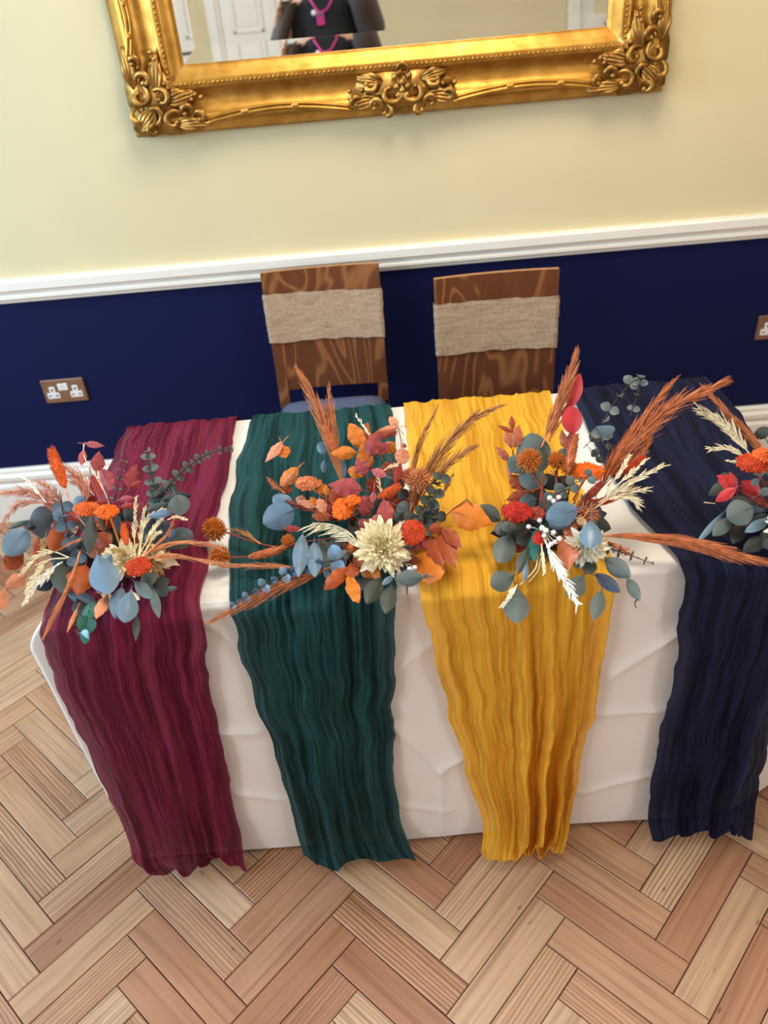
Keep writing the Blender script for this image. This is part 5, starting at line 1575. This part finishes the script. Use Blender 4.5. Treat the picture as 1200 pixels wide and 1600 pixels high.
RD = [(.15, .11), (.125, .10), (.13, .10), (.12, .09), (.05, .05), (.068, .08), (.075, .092), (.06, .075), (.055, .055), (.042, .042), (.027, .024), (.036, .02), (.055, .055), (.042, .042), (.027, .024), (.036, .02),
      (.085, .085), (.058, .058), (.038, .04), (.04, .03), (.085, .085), (.058, .058), (.038, .04), (.04, .03)]
for base, dirn, side_, root_i in ((np.array(J[11]), AX_U * .8 + AX_F * .55, -AX_R, 11), (np.array(J[15]), np.array([0, .35, 1.0]), np.array([1.0, .3, 0]), 15)):
    dirn = unit(dirn); side_ = unit(np.array(side_))
    for k, (o, ln) in enumerate(((-.026, .072), (-.009, .080), (.009, .075), (.026, .058))):
        i = len(J); curl = side_ * .25
        a = base + side_ * .012 + np.cross(dirn, side_) * o
        J += [tuple(a + dirn * .03), tuple(a + dirn * (.03 + ln * .5) + curl * .01), tuple(a + dirn * (.03 + ln * .8) + side_ * .025)]
        E_ += [(root_i, i), (i, i + 1), (i + 1, i + 2)]; RD += [(.0095, .0095), (.0085, .0085), (.007, .007)]
    i = len(J)
    a = base + np.cross(dirn, side_) * -.03
    J += [tuple(a + dirn * -.005 + side_ * .012), tuple(a + dirn * .03 + side_ * .03 + np.cross(dirn, side_) * -.012)]
    E_ += [(root_i, i), (i, i + 1)]; RD += [(.011, .011), (.0085, .0085)]
me = bpy.data.meshes.new('body')
me.from_pydata([tuple(np.array(j) - ORG[per_root.name]) for j in J], E_, [])
body = link(bpy.data.objects.new('body', me), per_root)
sk = body.modifiers.new('skin', 'SKIN')
for i, r in enumerate(RD): me.skin_vertices[0].data[i].radius = r
me.skin_vertices[0].data[0].use_root = True
sub = body.modifiers.new('smooth', 'SUBSURF'); sub.levels = 2; sub.render_levels = 2
me.materials.append(MT['skin'])
body.modifiers['skin'].use_smooth_shade = True
hc = np.array(X(0, .04, 1.625))
for s in (-1, 1):
    mb = MB(); mb.ball(hc + np.array([s * .031, .078, .0]), .0125, n=10, m=8); e = mb.build('eye', MT['eye'], per_root)
    mb = MB(); mb.ball(hc + np.array([s * .031, .0885, .0]), .0055, n=8, m=6); mb.build('iris', MT['hair'], e)
    mb = MB(); mb.ball(hc + np.array([s * .076, .0, -.005]), .012, .02, .03); mb.build('ear', MT['skin'], per_root)
mb = MB(); mb.tube([hc + np.array([0, .086, .01]), hc + np.array([0, .104, -.022]), hc + np.array([0, .096, -.032])], [.007, .013, .008], 8); mb.build('nose', MT['skin'], per_root)
mb = MB(); mb.ball(hc + np.array([0, .085, -.052]), .024, .008, .008); mb.build('mouth', MT['lips'], per_root)


def loft(name, rings, mat, parent, thick=0.0):
    """closed elliptical rings: (x, y, z, rx, ry, wobble)"""
    n = 40; V, Fc = [], []
    for k, (x, y, z, rx, ry, wb) in enumerate(rings):
        for i in range(n):
            a = 2 * PI * i / n; q = 1 + wb * math.sin(7 * a + 1)
            V.append((px_ + x + rx * q * math.cos(a), py_ + y + ry * q * math.sin(a), z))
    for k in range(len(rings) - 1):
        for i in range(n):
            a, b = k * n + i, k * n + (i + 1) % n; Fc.append((a, b, b + n, a + n))
    return mesh(name, V, Fc, mat, parent)


loft('dress', [(0, .01, .62, .30, .24, .05), (0, .01, .80, .27, .21, .04), (0, .01, .95, .24, .18, .03), (0, .01, 1.1, .215, .155, .02), (0, .01, 1.25, .195, .145, .01), (0, 0, 1.36, .185, .12, 0), (0, 0, 1.41, .13, .09, 0), (0, 0, 1.43, .085, .075, 0)], MT['black_cloth'], per_root)
# open cardigan: wide sleeves hanging from the raised and the bent arm
def sleeve(s, top, elbow, hem, deep=1.0):
    V, Fc = [], []
    top, elbow, hem = map(np.array, (top, elbow, hem))
    st = [(top, .075, .085), ((top + elbow) / 2, .072, .10), (elbow, .07, .12), ((elbow * .4 + hem * .6), .055, .13), (hem, .05, .135)]
    n = 24
    for c, rx, ry in st:
        for i in range(n):
            a = 2 * PI * i / n; V.append((c[0] + .72 * rx * math.cos(a) * (1 + .06 * math.sin(5 * a)), c[1] + ry * deep * math.sin(a), c[2]))
    for k in range(len(st) - 1):
        for i in range(n):
            a, b = k * n + i, k * n + (i + 1) % n; Fc.append((a, b, b + n, a + n))
    return mesh('cardigan_sleeve', V, Fc, MT['brown_knit'], per_root)


sleeve(1, X(.16, -.02, 1.40), X(.265, .03, 1.24), X(.33, .05, 1.08))
sleeve(-1, X(-.19, -.01, 1.40), X(-.275, .06, 1.20), X(-.29, .08, 1.02), 1.75)
wr = np.array(hR) - AX_U * .03
mb = MB(); el = np.array(X(.265, .05, 1.25)); mb.tube([el + np.array([.0, -.02, -.06]), el, (el * .5 + wr * .5) + np.array([0, 0, -.03]), wr + np.array([.01, -.02, -.05])], [.08, .085, .075, .06], 14); mb.build('cardigan_sleeve', MT['brown_knit'], per_root)
V, Fc = [], []
for k in range(9):
    z = 1.41 - .62 * k / 8
    for i in range(17):
        a = math.radians(180 - 20 + 220 * i / 16)
        V.append((px_ + (.188 + .01 * k / 8) * math.cos(a), py_ - .01 + (.155 + .05 * k / 8) * math.sin(a), z))
for k in range(8):
    for i in range(16):
        a = k * 17 + i; Fc.append((a, a + 1, a + 18, a + 17))
mesh('cardigan_back', V, Fc, MT['brown_knit'], per_root)
V, Fc = [], []
mb = MB(); mb.ball(hc + np.array([0, -.022, .02]), .092, .098, .108, 16, 12)
mb.tube([hc + np.array([0, -.06, 0]), hc + np.array([0, -.10, -.10]), hc + np.array([0, -.105, -.24]), hc + np.array([0, -.12, -.32])], [.08, .085, .075, .03], 12)
mb.build('hair', MT['hair'], per_root)
mb = MB()
for s in (-1, 1):
    mb.tube([X(s * .06, .02, 1.44), X(s * .065, .11, 1.41), X(s * .03, .16, 1.36), X(-.012, .168, 1.405 - .06)], .006, 6)
lan = mb.build('lanyard', MT['pink'], per_root)
mb = MB(); mb.box((px_ - .035, py_ + .166, 1.285), (px_ + .008, py_ + .172, 1.355), .002); mb.build('badge', MT['pink'], lan, False)
mb = MB(); mb.box((px_ - .028, py_ + .172, 1.325), (px_ - .004, py_ + .174, 1.348), .001); mb.build('badge_photo', MT['eb_badge'] if 'eb_badge' in MT else MT['seat_fabric'], lan, False)
mb = MB(); mb.ball(X(-.048, .168, 1.348), .014, .004, .014); mb.build('button', MT['white_plastic'], lan)
for s in (-1, 1):
    mb = MB(); mb.ball(X(s * .10, .05, .035), .05, .125, .04, 12, 8); mb.build('shoe', MT['black_cloth'], per_root)
# phone in the raised hand, just behind the viewpoint
ph = thing('phone', tuple(PH), 'dark phone held up in the raised hand', 'phone')
Mp = Matrix(((AX_R[0], AX_U[0], -AX_F[0], PH[0]), (AX_R[1], AX_U[1], -AX_F[1], PH[1]), (AX_R[2], AX_U[2], -AX_F[2], PH[2]), (0, 0, 0, 1)))
mb = MB(); mb.box((-.017, -.13, 0), (.055, .017, .008), .003, 0, Mp); mb.build('case', MT['case'], ph, False)
mb = MB(); mb.box((-.014, -.127, .008), (.052, .014, .0086), 0, 0, Mp); mb.build('screen', MT['dark_plastic'], ph, False)
